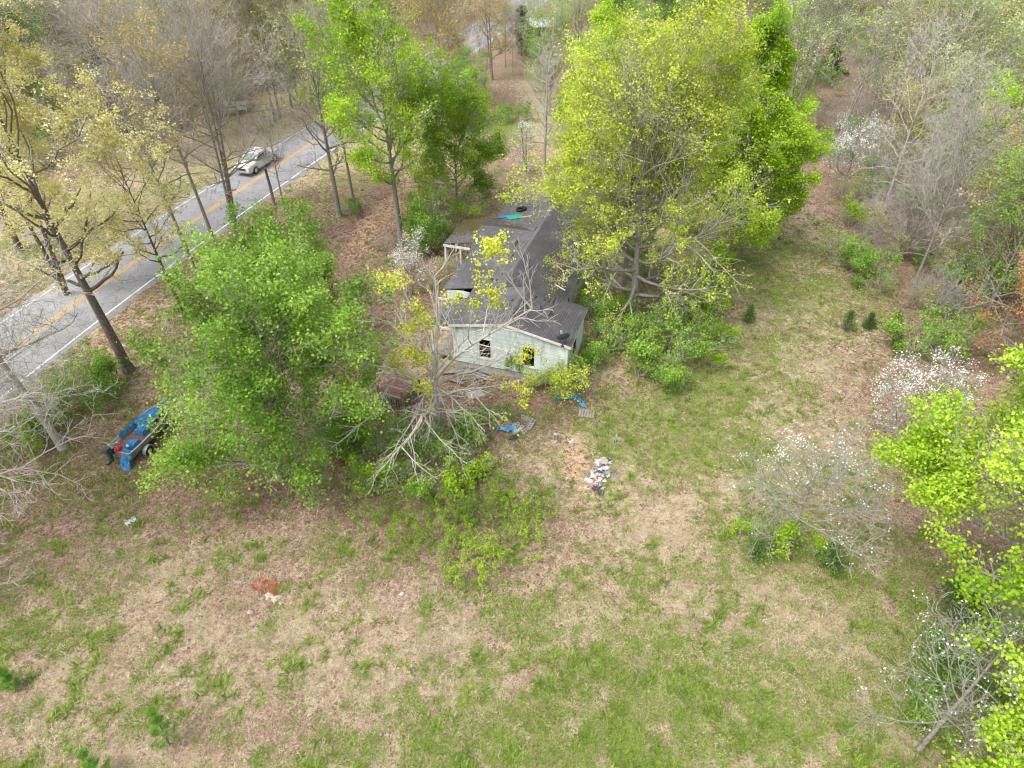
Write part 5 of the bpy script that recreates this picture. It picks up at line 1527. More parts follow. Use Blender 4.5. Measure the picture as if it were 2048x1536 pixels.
M['grey_cloth'] = noisy('grey_cloth', (0.16, 0.18, 0.17), (0.30, 0.32, 0.30), 6, 0.8)
M['pink_grey'] = noisy('pink_grey', (0.20, 0.13, 0.14), (0.34, 0.26, 0.27), 12, 0.8)
M['white_bag'] = noisy('white_bag', (0.32, 0.33, 0.32), (0.60, 0.61, 0.60), 14, 0.6)
M['cardboard'] = noisy('cardboard', (0.24, 0.215, 0.19), (0.38, 0.35, 0.315), 6, 0.9)
M['block'] = noisy('block', (0.25, 0.245, 0.23), (0.42, 0.41, 0.39), 9, 0.95, rand=.12)
M['limestone'] = noisy('limestone', (0.30, 0.23, 0.18), (0.44, 0.37, 0.31), 5, 0.9, c2=(0.55, 0.50, 0.45), bump=.5)
M['pine_dead'] = noisy('pine_dead', (0.26, 0.045, 0.012), (0.45, 0.10, 0.03), 12, 0.9)
M['truck_paint'] = noisy('truck_paint', (0.55, 0.545, 0.53), (0.62, 0.615, 0.60), 1.5, 0.35, spec=.5)
M['truck_white'] = noisy('truck_white', (0.72, 0.72, 0.72), (0.80, 0.80, 0.80), 1.5, 0.3, spec=.5)
M['glass'] = noisy('glass', (0.10, 0.15, 0.14), (0.20, 0.27, 0.25), 1.2, 0.12, spec=.6)
M['dark_glass'] = noisy('dark_glass', (0.01, 0.012, 0.012), (0.03, 0.035, 0.033), 1.2, 0.12, spec=.6)
M['tyre'] = noisy('tyre', (0.012, 0.012, 0.012), (0.03, 0.03, 0.03), 8, 0.85)
M['chrome'] = noisy('chrome', (0.45, 0.45, 0.46), (0.60, 0.60, 0.61), 3, 0.3, metal=.7)


def crumple_bm(L, W, h, seed, n=9, m=5, path=None):
    """A crumpled sheet lying on z=0 (local), along x."""
    rs = np.random.RandomState(seed)
    b = MB(); v = []
    bend = rs.uniform(-.25, .25)
    for i in range(n):
        for j in range(m):
            t = i / (n - 1) - .5; s = j / (m - 1) - .5
            x = t * L * (1 + .12 * rs.randn()); y = s * W * (1 + .3 * rs.randn()) + bend * L * (t * t - .1)
            z = .012 + abs(rs.randn()) * h * .5 + (h * .5 if (i + j) % 2 else 0) * (1 - abs(2 * t) ** 3)
            v.append((x, y, max(z, .008)))
    f = [(i * m + j, (i + 1) * m + j, (i + 1) * m + j + 1, i * m + j + 1) for i in range(n - 1) for j in range(m - 1)]
    b.add(v, f)
    return b


def lump_bm(a, b_, c, seed, rough=.25):
    """A slack bag or bundle, flat underneath."""
    rs = np.random.RandomState(seed); m = MB(); v = []; nu, nv = 10, 6
    for j in range(nv + 1):
        th = math.pi * j / nv
        for i in range(nu):
            ph = 2 * math.pi * i / nu
            k = 1 + rough * rs.randn() * (.35 if j in (0, nv) else 1)
            v.append((a * k * math.sin(th) * math.cos(ph), b_ * k * math.sin(th) * math.sin(ph), max(c * .75 + c * math.cos(th) * (1 + .5 * rough * rs.randn()), .006)))
    f = [(j * nu + i, j * nu + (i + 1) % nu, (j + 1) * nu + (i + 1) % nu, (j + 1) * nu + i) for j in range(nv) for i in range(nu)]
    return m.add(v, f)


def put(bm, name, mat, px, rz, label, cat, group=None, z=0.0, smooth=False):
    q = G(px[0], px[1], z)
    o = bm.build(name, mat, None, q, smooth)
    o.rotation_euler = (0, 0, rz)
    tag(o, label, cat, group)
    return o


# ------------------------------------------------------------------ boat on its trailer
bs, bb = np.array(G(236, 906, .75)), np.array(G(328, 816, .85))
BL = float(np.linalg.norm((bb - bs)[:2])); BA = math.atan2(bb[1] - bs[1], bb[0] - bs[0])
boat = empty('boat', (bs[0], bs[1], 0), BA)
tag(boat, "weathered aluminium flat bottomed boat filled with dead leaves, parked under the broad maple", 'boat')
st = [0.0, .12, .3, .5, .68, .82, .93, 1.0]
hb = [.74, .78, .80, .80, .76, .66, .48, .30]
zb = [.40, .38, .37, .37, .39, .44, .54, .66]
zt_ = [.86, .86, .87, .88, .91, .95, 1.0, 1.03]
V = []
for t, h, z0, z1 in zip(st, hb, zb, zt_):
    x = t * BL
    V += [(x, h, z1), (x, h * .93, z0 + .10), (x, h * .78, z0), (x, -h * .78, z0), (x, -h * .93, z0 + .10), (x, -h, z1)]
hull = MB(); F_ = []
for i in range(len(st) - 1):
    for k in range(5): F_.append((i * 6 + k, (i + 1) * 6 + k, (i + 1) * 6 + k + 1, i * 6 + k + 1))
F_.append((0, 1, 2, 3, 4, 5)); F_.append(tuple((len(st) - 1) * 6 + k for k in (5, 4, 3, 2, 1, 0)))
hull.add(V, F_)
hull.build('hull', M['hull_olive'], boat)
inn = MB(); V = []
for t, h, z0, z1 in zip(st, hb, zb, zt_):
    x = min(max(t * BL, .04), BL - .05); h -= .03
    V += [(x, h, z1), (x, h * .92, z0 + .16), (x, -h * .92, z0 + .16), (x, -h, z1)]
inn.add(V, [(i * 4 + k, i * 4 + k + 1, (i + 1) * 4 + k + 1, (i + 1) * 4 + k) for i in range(len(st) - 1) for k in (0, 2)])
inn.build('inner_side', M['aluminium'], boat)
fl = MB(); V = []
rs = np.random.RandomState(8)
for t, h, z0 in zip(st, hb, zb):
    for s_ in (-1, -.5, 0, .5, 1): V.append((min(max(t * BL, .05), BL - .06), s_ * (h - .06), z0 + .19 + .05 * rs.rand()))
fl.add(V, [(i * 5 + k, (i + 1) * 5 + k, (i + 1) * 5 + k + 1, i * 5 + k + 1) for i in range(len(st) - 1) for k in range(4)])
fl.build('floor', M['boat_leaves'], boat)
for sg in (1, -1):
    gw = MB(); gw.tube([(t * BL, sg * h, z1 + .01) for t, h, z1 in zip(st, hb, zt_)], .032, 6)
    gw.build('gunwale', M['white_plastic'] if sg < 0 else M['aluminium'], boat)
tr_ = MB(); tr_.bar((.0, -.74, .87), (.0, .74, .87), .06, .05); tr_.bar((BL, -.3, 1.04), (BL, .3, 1.04), .06, .05)
tr_.bar((.03, -.6, .70), (.03, .6, .70), .04, .3)
tr_.build('transom', M['aluminium'], boat)
se = MB(); se.hexa([(BL * .42, -.30, .58), (BL * .62, -.28, .58), (BL * .62, .34, .58), (BL * .42, .34, .58), (BL * .44, -.24, .90), (BL * .60, -.22, .90), (BL * .60, .28, .90), (BL * .44, .28, .90)])
se.build('seat', M['blue_tarp'], boat)
se = MB(); se.hexa([(BL * .13, -.62, .58), (BL * .30, -.66, .58), (BL * .27, .10, .58), (BL * .14, .12, .58), (BL * .15, -.56, .95), (BL * .27, -.58, 1.0), (BL * .25, .02, .93), (BL * .16, .04, .90)])
se.build('seat', M['blue_tarp'], boat)
om = empty('outboard_motor', (0, 0, 0), 0, boat)
bpy.data.objects.remove(om)
mo = MB(); mo.hexa([(-.46, .14, .98), (-.10, .14, .98), (-.10, .50, .98), (-.46, .50, .98), (-.42, .17, 1.24), (-.14, .17, 1.28), (-.14, .47, 1.28), (-.42, .47, 1.24)])
mo.hexa([(-.34, .24, .35), (-.16, .24, .35), (-.16, .40, .35), (-.34, .40, .35), (-.36, .22, .98), (-.14, .22, .98), (-.14, .42, .98), (-.36, .42, .98)])
mot = mo.build('outboard_motor', M['dark_grey'], boat)
pr = MB(); pr.tube([(-.62, .32, .33), (-.15, .32, .33)], [.035, .07], 8)
for k in range(3):
    a = k * 2.094; pr.hexa([(-.60, .32 + .03 * math.cos(a), .33 + .03 * math.sin(a)), (-.58, .32 + .05 * math.cos(a + .6), .33 + .05 * math.sin(a + .6)), (-.57, .32 + .16 * math.cos(a + .3), .33 + .16 * math.sin(a + .3)), (-.60, .32 + .15 * math.cos(a - .1), .33 + .15 * math.sin(a - .1))] + [(-.615, .32 + .03 * math.cos(a), .33 + .03 * math.sin(a)), (-.595, .32 + .05 * math.cos(a + .6), .33 + .05 * math.sin(a + .6)), (-.585, .32 + .16 * math.cos(a + .3), .33 + .16 * math.sin(a + .3)), (-.615, .32 + .15 * math.cos(a - .1), .33 + .15 * math.sin(a - .1))])
pr.build('propeller', M['black'], mot)
br = MB(); br.box(-.12, .02, .2, .44, .72, .98); br.build('bracket', M['black'], mot)
# trailer
tl_ = empty('boat_trailer', (bs[0], bs[1], 0), BA)
tag(tl_, "low steel boat trailer with small black tyres under the leaf filled boat", 'trailer')
fr = MB()
for sg in (1, -1): fr.bar((.1, sg * .55, .33), (BL * .75, sg * .50, .33), .06, .08); fr.bar((BL * .75, sg * .50, .33), (BL + .7, 0, .36), .06, .08)
for x in (.2, BL * .3, BL * .55, BL * .74): fr.bar((x, -.52, .325), (x, .52, .325), .05, .06)
fr.bar((BL * .27, -.92, .27), (BL * .27, .92, .27), .06, .06)
fr.build('frame', M['galv'], tl_)
wp = MB(); wp.bar((BL + .25, 0, .36), (BL + .2, 0, 1.12), .07, .07); wp.build('winch_post', M['galv'], tl_)
for sg in (1, -1):
    w = MB(); w.tube([(BL * .27, sg * .86, .27), (BL * .27, sg * 1.02, .27)], .27, 18); wo_ = w.build('wheel', M['tyre'], tl_)
    r_ = MB(); r_.tube([(BL * .27, sg * 1.0, .27), (BL * .27, sg * 1.035, .27)], .14, 14); r_.build('rim', M['galv'], wo_)
    fe = MB()
    for k in range(8):
        a0, a1 = math.pi * k / 8, math.pi * (k + 1) / 8
        p_ = [(BL * .27 + .35 * math.cos(a), y, .27 + .35 * math.sin(a)) for a in (a0, a1) for y in (sg * .84, sg * 1.06)]
        q_ = [(BL * .27 + .335 * math.cos(a), y, .27 + .335 * math.sin(a)) for a in (a0, a1) for y in (sg * .84, sg * 1.06)]
        fe.hexa([q_[0], q_[1], q_[3], q_[2], p_[0], p_[1], p_[3], p_[2]])
    fe.build('fender', M['galv'], tl_)


def on_boat(px_x, y, z): return (bs[0] + math.cos(BA) * px_x - math.sin(BA) * y, bs[1] + math.sin(BA) * px_x + math.cos(BA) * y, z)


# tarps on the boat
b = MB(); V = []; rs = np.random.RandomState(4); nx_, ny_ = 9, 13
for i in range(nx_):
    for j in range(ny_):
        t = i / (nx_ - 1); s_ = j / (ny_ - 1)
        x = BL * (.55 + .40 * t) + (1 - t) * (.35 * (s_ - .7)); wd = np.interp(.55 + .4 * t, st, hb) + .02
        y = (-.35 + 1.35 * s_) * wd * (1 if s_ < 1 else 1) - .0
        y = min(y, wd + .02)
        z = .90 + .10 * t + (.055 if j % 2 else 0) * (1 - .5 * t) - .12 * max(0, .35 - s_) * (1 - t) * 3
        V.append((x, y, z + rs.uniform(-.01, .01)))
b.add(V, [(i * ny_ + j, (i + 1) * ny_ + j, (i + 1) * ny_ + j + 1, i * ny_ + j + 1) for i in range(nx_ - 1) for j in range(ny_ - 1)])
o = b.build('tarp', M['blue_tarp'], None, (bs[0], bs[1], 0)); o.rotation_euler = (0, 0, BA)
tag(o, "pleated blue tarp stretched over the bow half of the boat", 'tarp')
b = MB(); V = []
for i in range(9):
    t = i / 8; x = BL * (.28 + .42 * t); h = np.interp(.28 + .42 * t, st, hb)
    for j in range(4): V.append((x, h - .13 + .07 * j, [.70, .84, .925, .72][j] + .02 * rs.rand() + .05 * t))
b.add(V, [(i * 4 + j, (i + 1) * 4 + j, (i + 1) * 4 + j + 1, i * 4 + j + 1) for i in range(8) for j in range(3)])
o = b.build('tarp', M['blue_tarp'], None, (bs[0], bs[1], 0)); o.rotation_euler = (0, 0, BA); tag(o, "twisted strip of blue tarp lying along the far gunwale of the boat", 'tarp')
b = MB(); V = []
for i in range(8):
    for j in range(7):
        a = i / 7; c = j / 6
        V.append((.32 - .75 * a + .06 * rs.randn(), -.20 - .62 * c + .04 * rs.randn(), max(.95 - .9 * a ** 1.5 - .12 * c + .06 * rs.randn(), .06)))
b.add(V, [(i * 7 + j, (i + 1) * 7 + j, (i + 1) * 7 + j + 1, i * 7 + j + 1) for i in range(7) for j in range(6)])
o = b.build('tarp', M['blue_tarp'], None, (bs[0], bs[1], 0)); o.rotation_euler = (0, 0, BA); tag(o, "crumpled blue tarp hanging over the stern of the boat beside the motor", 'tarp')
b = lump_bm(.22, .16, .14, 41, .15)
o = b.build('tarp', M['blue_tarp'], None, on_boat(BL + .2, 0, 1.10)); tag(o, "folded scrap of blue tarp on the winch post of the boat trailer", 'tarp')
b = MB(); b.box(-.16, .16, -.11, .11, 0, .18); b.box(-.05, .05, -.04, .04, .18, .23)
o = b.build('fuel_tank', M['red'], None, on_boat(.12, -.02, .88)); o.rotation_euler = (0, 0, BA + .2); tag(o, "small red fuel tank at the stern of the boat", 'fuel tank')
b = lump_bm(.09, .08, .09, 42, .1); o = b.build('bottle', M['white_plastic'], None, on_boat(BL * .11, -.36, .93)); tag(o, "small white jug among the blue tarp at the boat stern", 'jug')

# ------------------------------------------------------------------ pickup truck on the road
tp_ = np.array(G(503, 333)[:2]); ti = int(np.argmin(np.linalg.norm(ROAD - tp_, axis=1)))
tq = ROAD[ti] - RN[ti] * 1.62; tn_ = ROAD[ti] - ROAD[ti + 1]; ta = math.atan2(tn_[1], tn_[0])
truck = empty('pickup_truck', (tq[0], tq[1], 0.05), ta)
tag(truck, "pale silver pickup truck with white bonnet driving along the far lane of the road", 'pickup truck')


def loft(stations, prof, mat, name, parent, caps=True):
    """stations: (x, half width, z0, z1, tumble); prof(hw, z0, z1, tumble) -> ring of (y, z)."""
    b = MB(); V = []; n = None
    for s_ in stations:
        ring = prof(*s_[1:]); n = len(ring)
        V += [(s_[0], y, z) for y, z in ring]
    F_ = [(i * n + k, i * n + (k + 1) % n, (i + 1) * n + (k + 1) % n, (i + 1) * n + k) for i in range(len(stations) - 1) for k in range(n)]
    if caps: F_ += [tuple(range(n))[::-1], tuple((len(stations) - 1) * n + k for k in range(n))]
    b.add(V, F_)
    return b.build(name, mat, parent)


rp = lambda w, z0, z1, tb: [(-w + .04, z0), (w - .04, z0), (w, z0 + .08), (w, z1 - .10), (w - tb, z1), (-w + tb, z1), (-w, z1 - .10), (-w, z0 + .08)]
loft([(2.62, .78, .48, .86, .10), (2.50, .88, .36, .98, .08), (1.9, .92, .34, 1.06, .07), (1.25, .92, .34, 1.10, .07), (-.95, .92, .34, 1.10, .05), (-1.0, .92, .34, 1.12, .04)], rp, M['truck_paint'], 'body', truck)
bo = MB(); bo.hexa([(2.48, -.72, .985), (1.28, -.78, 1.105), (1.28, .78, 1.105), (2.48, .72, .985), (2.44, -.68, 1.01), (1.30, -.74, 1.14), (1.30, .74, 1.14), (2.44, .68, 1.01)])
bo.build('bonnet', M['truck_white'], truck)
loft([(1.22, .84, 1.09, 1.12, .02), (.62, .80, 1.09, 1.70, .10), (.45, .79, 1.09, 1.78, .11), (-.72, .79, 1.09, 1.79, .11), (-.90, .82, 1.09, 1.66, .08), (-1.0, .85, 1.09, 1.12, .02)], rp, M['truck_paint'], 'cab', truck)
bo = MB(); bo.hexa([(.44, -.66, 1.782), (-.70, -.66, 1.792), (-.70, .66, 1.792), (.44, .66, 1.782), (.42, -.64, 1.805), (-.68, -.64, 1.815), (-.68, .64, 1.815), (.42, .64, 1.805)]); bo.build('cab_roof', M['truck_white'], truck)
ws = MB(); ws.hexa([(1.17, -.70, 1.135), (.66, -.60, 1.635), (.66, .60, 1.635), (1.17, .70, 1.135), (1.20, -.70, 1.155), (.69, -.60, 1.655), (.69, .60, 1.655), (1.20, .70, 1.155)]); ws.build('windscreen', M['glass'], truck)
rw = MB(); rw.hexa([(-.98, -.62, 1.18), (-.90, -.58, 1.50), (-.90, .58, 1.50), (-.98, .62, 1.18), (-1.01, -.62, 1.18), (-.93, -.58, 1.52), (-.93, .58, 1.52), (-1.01, .62, 1.18)]); rw.build('rear_window', M['dark_glass'], truck)
for sg in (1, -1):
    for (a, b_, c, d) in ((.98, .12, .62, .12), (.06, -.72, .06, -.62)):
        y0, y1 = sg * .835, sg * .735
        w = MB(); w.hexa([(a, y0, 1.15), (b_, y0, 1.15), (d, y1, 1.62), (c, y1, 1.62), (a, y0 + sg * .03, 1.15), (b_, y0 + sg * .03, 1.15), (d, y1 + sg * .03, 1.62), (c, y1 + sg * .03, 1.62)]); w.build('side_window', M['dark_glass'], truck)
    mi_ = MB(); mi_.box(.86, .98, sg * .98 - .08, sg * .98 + .08, 1.16, 1.32); mi_.bar((.92, sg * .84, 1.2), (.92, sg * .94, 1.22), .04, .04); mi_.build('side_mirror', M['dark_grey'], truck)
    hl = MB(); hl.hexa([(2.50, sg * .52, .78), (2.50, sg * .84, .78), (2.56, sg * .80, .78), (2.635, sg * .52, .78), (2.47, sg * .52, .94), (2.46, sg * .84, .94), (2.52, sg * .80, .94), (2.57, sg * .52, .94)]); hl.build('headlight', M['white_plastic'], truck)
    tl2 = MB(); tl2.box(-2.70, -2.66, sg * .84 - .06, sg * .84 + .06, .72, 1.0); tl2.build('tail_light', M['red'], truck)
    bd = MB(); bd.box(-2.66, -1.0, sg * .88 - .04, sg * .88 + .04, .38, 1.13); bd.build('bed_side', M['truck_paint'], truck)
    for x in (1.62, -1.75):
        w = MB(); w.tube([(x, sg * .70, .36), (x, sg * .945, .36)], .36, 20); wo_ = w.build('wheel', M['tyre'], truck)
        r_ = MB(); r_.tube([(x, sg * .93, .36), (x, sg * .955, .36)], .21, 16); r_.build('rim', M['chrome'], wo_)
        ar = MB()
        for k in range(10):
            a0, a1 = math.pi * k / 10, math.pi * (k + 1) / 10
            q_ = [(x + rr_ * math.cos(a), y, .36 + rr_ * math.sin(a)) for rr_ in (.40, .45) for a in (a0, a1) for y in (sg * .90, sg * .935)]
            ar.hexa([q_[0], q_[1], q_[3], q_[2], q_[4], q_[5], q_[7], q_[6]])
        ar.build('wheel_arch', M['dark_grey'], truck)
bd = MB(); bd.box(-2.62, -1.0, -.84, .84, .62, .68); bd.build('bed_floor', M['dark_grey'], truck)
bd = MB(); bd.box(-2.68, -2.62, -.84, .84, .45, 1.12); bd.build('tailgate', M['truck_paint'], truck)
bu = MB(); bu.box(2.58, 2.72, -.84, .84, .42, .58); bu.build('bumper', M['chrome'], truck)
bu = MB(); bu.box(-2.80, -2.685, -.84, .84, .42, .56); bu.build('bumper', M['chrome'], truck)
gr = MB(); gr.hexa([(2.60, -.48, .62), (2.66, -.48, .62), (2.66, .48, .62), (2.60, .48, .62), (2.55, -.48, .90), (2.60, -.48, .90), (2.60, .48, .90), (2.55, .48, .90)]); gr.build('grille', M['black'], truck)

# ------------------------------------------------------------------ things on the roof
fx = HW(5.2, 10.57, 0)
flue = empty('flue_pipe', (fx[0], fx[1], zRm(5.2) + .02)); tag(flue, "galvanised flue pipe with black collar and white cap on the right roof slope", 'flue')
b = MB(); b.tube([(0, 0, -.05), (0, 0, 1.05)], .145, 16); b.build('pipe', M['galv'], flue)
b = MB(); b.tube([(0, 0, .02), (0, 0, .06), (0, 0, .2)], [.25, .24, .16], 16); b.build('storm_collar', M['galv'], flue)
b = MB(); b.tube([(0, 0, 1.05), (0, 0, 1.10), (0, 0, 1.34)], [.15, .17, .17], 16); b.build('vent_collar', M['black'], flue)
b = MB(); b.tube([(0, 0, 1.36), (0, 0, 1.40), (0, 0, 1.43)], [.21, .20, .05], 16); b.build('cap', M['white_plastic'], flue)

dx = HW(6.93, -.22, 0)
dish = empty('satellite_dish', (dx[0], dx[1], 3.24), HROT); tag(dish, "dark grey satellite dish mounted on the gable edge near the right eave", 'satellite dish')
b = MB(); b.bar((0, 0.02, -.12), (0, 0.02, .10), .05, .05); b.bar((0, 0.02, .10), (.02, .10, .40), .045, .045); b.box(-.09, .09, -.005, .03, -.14, -.02); b.build('mast', M['dark_grey'], dish)
dn = np.array((-.45, .72, .35)); dn /= np.linalg.norm(dn); du_ = np.cross(dn, (0, 0, 1)); du_ /= np.linalg.norm(du_); dv_ = np.cross(du_, dn)
b = MB(); V = []; cen = np.array((.04, .12, .44))
rings = [0, .15, .27, .36, .385]
for sgn in (0, 1):
    for q in rings:
        for k in range(20):
            a = 2 * math.pi * k / 20
            V.append(cen + (du_ * math.cos(a) * 1.0 + dv_ * math.sin(a) * .88) * q + dn * (q * q * .75 - .02 * sgn))
F_ = []
for sgn in (0, 1):
    o_ = sgn * 100
    for i in range(4):
        for k in range(20):
            q = (o_ + i * 20 + k, o_ + i * 20 + (k + 1) % 20, o_ + (i + 1) * 20 + (k + 1) % 20, o_ + (i + 1) * 20 + k)
            F_.append(q if sgn == 0 else q[::-1])
for k in range(20): F_.append((80 + k, 80 + (k + 1) % 20, 180 + (k + 1) % 20, 180 + k))
b.add(V, F_); b.build('reflector', M['dark_grey'], dish)
for k in (-1, 1):
    b = MB(); b.bar(cen + du_ * .05 * k - dv_ * .33 + dn * .06, cen + du_ * .03 * k - dv_ * .05 + dn * .62, .022, .022); b.build('feed_arm', M['white_plastic'], dish)
b = MB(); b.bar(cen - dv_ * .07 + dn * .60, cen - dv_ * .03 + dn * .72, .09, .07); b.build('receiver', M['dark_grey'], dish)


def roof_thing(bm, name, mat, w, s, z, rz, label, cat):
    q = HW(w, s, z); o = bm.build(name, mat, None, q); o.rotation_euler = (0, 0, HROT + rz); tag(o, label, cat); return o


b = crumple_bm(1.3, .9, .05, 61, 9, 6)
for i, v in enumerate(b.v): b.v[i] = (v[0], v[1], v[2] + RP * v[0])
roof_thing(b, 'tarp', M['green_tarp'], -.95, 15.75, zL(-.95) + .03, 0, "bright green tarp lying on the roof beyond the mossy porch", 'tarp')
b = crumple_bm(.9, .4, .06, 62, 7, 4)
for i, v in enumerate(b.v): b.v[i] = (v[0], v[1], v[2] + RP * v[0])
roof_thing(b, 'tarp', M['blue_tarp'], -1.85, 15.9, zL(-1.85) + .03, 0, "scrap of blue tarp beside the green tarp on the roof", 'tarp')
b = MB(); b.bar((-.5, 0, .03 - .5 * RP), (.5, 0, .03 + .5 * RP), .16, .045)
roof_thing(b, 'plank', M['raw_wood'], -.05, 15.7, zL(-.05) + .02, 1.05, "light brown plank lying beside the green tarp on the roof", 'plank').rotation_euler = (0, 0, HROT + .2)
b = MB(); V = []
for i in range(20):
    for k in range(8):
        a, c = 2 * math.pi * i / 20, 2 * math.pi * k / 8
        x, y, z = (.33 + .11 * math.cos(c)) * math.cos(a), (.33 + .11 * math.cos(c)) * math.sin(a), .11 + .11 * math.sin(c)
        V.append((x, y, z + RP * x))
b.add(V, [(i * 8 + k, ((i + 1) % 20) * 8 + k, ((i + 1) % 20) * 8 + (k + 1) % 8, i * 8 + (k + 1) % 8) for i in range(20) for k in range(8)])
roof_thing(b, 'tyre', M['tyre'], -.80, 17.15, zL(-.8) + .02, 0, "old black tyre lying on the left roof slope beyond the green tarp", 'tyre')
b = MB(); b.bar((-.4, 0, .03), (.4, 0, .03), .07, .05)
o = roof_thing(b, 'stick', M['white_plastic'], 5.1, 6.55, zRm(5.1) + .05, 0, "short white stick on the right roof slope near the eave", 'stick'); o.rotation_euler = (0, math.radians(11), HROT - .35)
b = MB(); b.tube([(-.8, 0, .1), (-.1, .1, .14), (.5, 0, .08), (1.0, .25, .05)], [.02, .03, .028, .015], 6); b.tube([(-.1, .1, .14), (.1, .5, .3)], [.02, .01], 5); b.tube([(-.5, .05, .12), (-.6, .4, .35)], [.02, .01], 5)
roof_thing(b, 'fallen_branch', M['twig_pale'], 4.9, 15.6, zRm(4.9) + .02, -.4, "pale fallen branch caught on the right roof slope under the airy tree", 'branch')
# leaf drifts on the roof
M['rust_leaf'] = grass_mat('rust_leaf', [(0.05, (0.12, 0.06, 0.035)), (0.5, (0.26, 0.145, 0.09)), (1, (0.44, 0.29, 0.20))], .1)
rl = np.random.RandomState(12); V = []
for (w, s, sw, ss, n_, zf, dz) in [(4.35, 8.9, .18, .9, 120, zRm, .03), (4.7, 9.6, .5, .2, 70, zRm, .03), (5.45, 10.9, .3, .3, 60, zRm, .03), (4.9, 6.9, .25, .5, 60, zRm, .03), (-.5, 13.9, 1.0, .2, 70, zL, .05), (-2.9, 12.5, .25, .9, 70, zP, .05), (-1.2, 14.6, .5, .4, 30, zL, .04), (5.0, 14.5, .4, .9, 90, zRm, .03)]:
    for _ in range(n_):
        x, y = w + rl.randn() * sw, s + rl.randn() * ss
        if zf is zRm and x > 5.75: continue
        zz = zf(x) + dz + abs(rl.randn()) * .02
        if zf is zL: zz = max(zz, zC(y) + .05 if abs(y - CR_S) < CR_H else -9)
        a = rl.uniform(0, 6.28); e = rl.uniform(.04, .08)
        for d_ in ((-1, 0), (0, -.6), (1, 0), (0, .6)):
            V.append(HW(x + e * (d_[0] * math.cos(a) - d_[1] * math.sin(a)), y + e * (d_[0] * math.sin(a) + d_[1] * math.cos(a)), zz + rl.uniform(0, .02)))
tag(link('fallen_leaves', make_mesh('roof_leaves', np.array(V), [np.arange(len(V)).reshape(-1, 4)], [M['rust_leaf']], [0], {'tint': np.repeat(rl.rand(len(V) // 4), 4)})), kind='stuff')

# vine on the gable
vg = Grower(71); r = vg.r; vp = []
vine = empty('vine', HW(3.6, -.05, 0), HROT); tag(vine, "green vine climbing the white gable between the two windows", 'vine')
for k in range(9):
    p = (r.uniform(-.5, .7), -.02, .5); pts = [p]; up_ = r.uniform(.8, 2.6)
    for i in range(7): p = (p[0] + r.gauss(0, .10), -.02 - r.random() * .05, p[2] + up_ / 7); pts.append(p)
    vg.paths[2].append((pts, .012, .005)); vp += pts[2:]
va, fa = tube_arrays(vg.paths[2], 4); link('stem', make_mesh('vine_stem', va, [fa], [M['twig_brown']]), vine)
vl, fl_, tl = leaf_arrays(vp, 150, 4, .08, .10, 72); vl[:, 1] = np.clip(vl[:, 1], -.25, -.012)
link('foliage', make_mesh('vine_foliage', vl, [fl_], [M['leaf_shrub']], [0], {'tint': tl}), vine)

# ------------------------------------------------------------------ collapsed wooden deck and the lumber heap by the near left corner
dk = empty('wooden_deck', G(800, 800), HROT - .12); tag(dk, "rotting wooden landing covered in brown leaves behind the broken tree trunk", 'deck')
for (x, y) in ((-.8, -.9), (.8, -.9), (-.8, 1.0), (.8, 1.0)): MB().box(x - .05, x + .05, y - .05, y + .05, 0, 1.55 if y < 0 else 1.3).build('post', M['old_wood'], dk)
for i in range(11): MB().box(-.85, .85, -.95 + i * .185, -.95 + i * .185 + .17, .98 + .006 * (i % 3), 1.02 + .006 * (i % 3)).build('deck_board', M['boat_leaves'] if i % 4 else M['old_wood'], dk)
for i in range(12): MB().box(.83, .87, -.86 + i * .155, -.80 + i * .155, .05, .97).build('slat', M['old_wood'], dk)
for i in range(9): MB().box(-.72 + i * .17, -.66 + i * .17, -.96, -.92, .05, .97).build('slat', M['old_wood'], dk)
MB().bar((.85, -.9, 1.5), (.85, 1.0, 1.28), .09, .04).build('handrail', M['old_wood'], dk)
LG = "weathered boards heaped at the near left corner of the house"
rb = random.Random(15)
for i in range(16):
    x, y = rb.uniform(903, 965), rb.uniform(738, 768)
    L_ = rb.uniform(1.0, 2.6)
    b = MB(); z0 = .03 + .035 * (i % 5); b.bar((-L_ / 2, 0, z0), (L_ / 2, 0, z0 + rb.uniform(-.02, .22)), rb.uniform(.09, .2), .03)
    put(b, 'board', M['old_wood'], (x, y), HROT + rb.choice((-.35, .1, .25, .5, 2.1)) + rb.uniform(-.2, .2), "grey weathered board at the %s end of the heap by the near left house corner" % ('left' if x < 925 else ('middle' if x < 946 else 'right')), 'board', LG)
b = MB(); b.hexa([(-.5, -.35, .02), (.5, -.35, .03), (.5, .35, .05), (-.5, .35, .02), (-.5, -.35, .05), (.5, -.35, .06), (.5, .35, .08), (-.5, .35, .05)])
put(b, 'panel', M['cardboard'], (950, 790), .4, "pale flat sheet lying on the leaves below the lumber heap", 'sheet')

# ------------------------------------------------------------------ cinder blocks, tarps, pallet
def block_bm():
    b = MB(); W_, D_, H_ = .40, .20, .20
    b.box(-W_ / 2, W_ / 2, -D_ / 2, -D_ / 2 + .033, 0, H_); b.box(-W_ / 2, W_ / 2, D_ / 2 - .033, D_ / 2, 0, H_)
    for x in (-W_ / 2, -.018, W_ / 2 - .036): b.box(x, x + .036, -D_ / 2 + .033, D_ / 2 - .033, 0.002, H_ - .002)
    return b


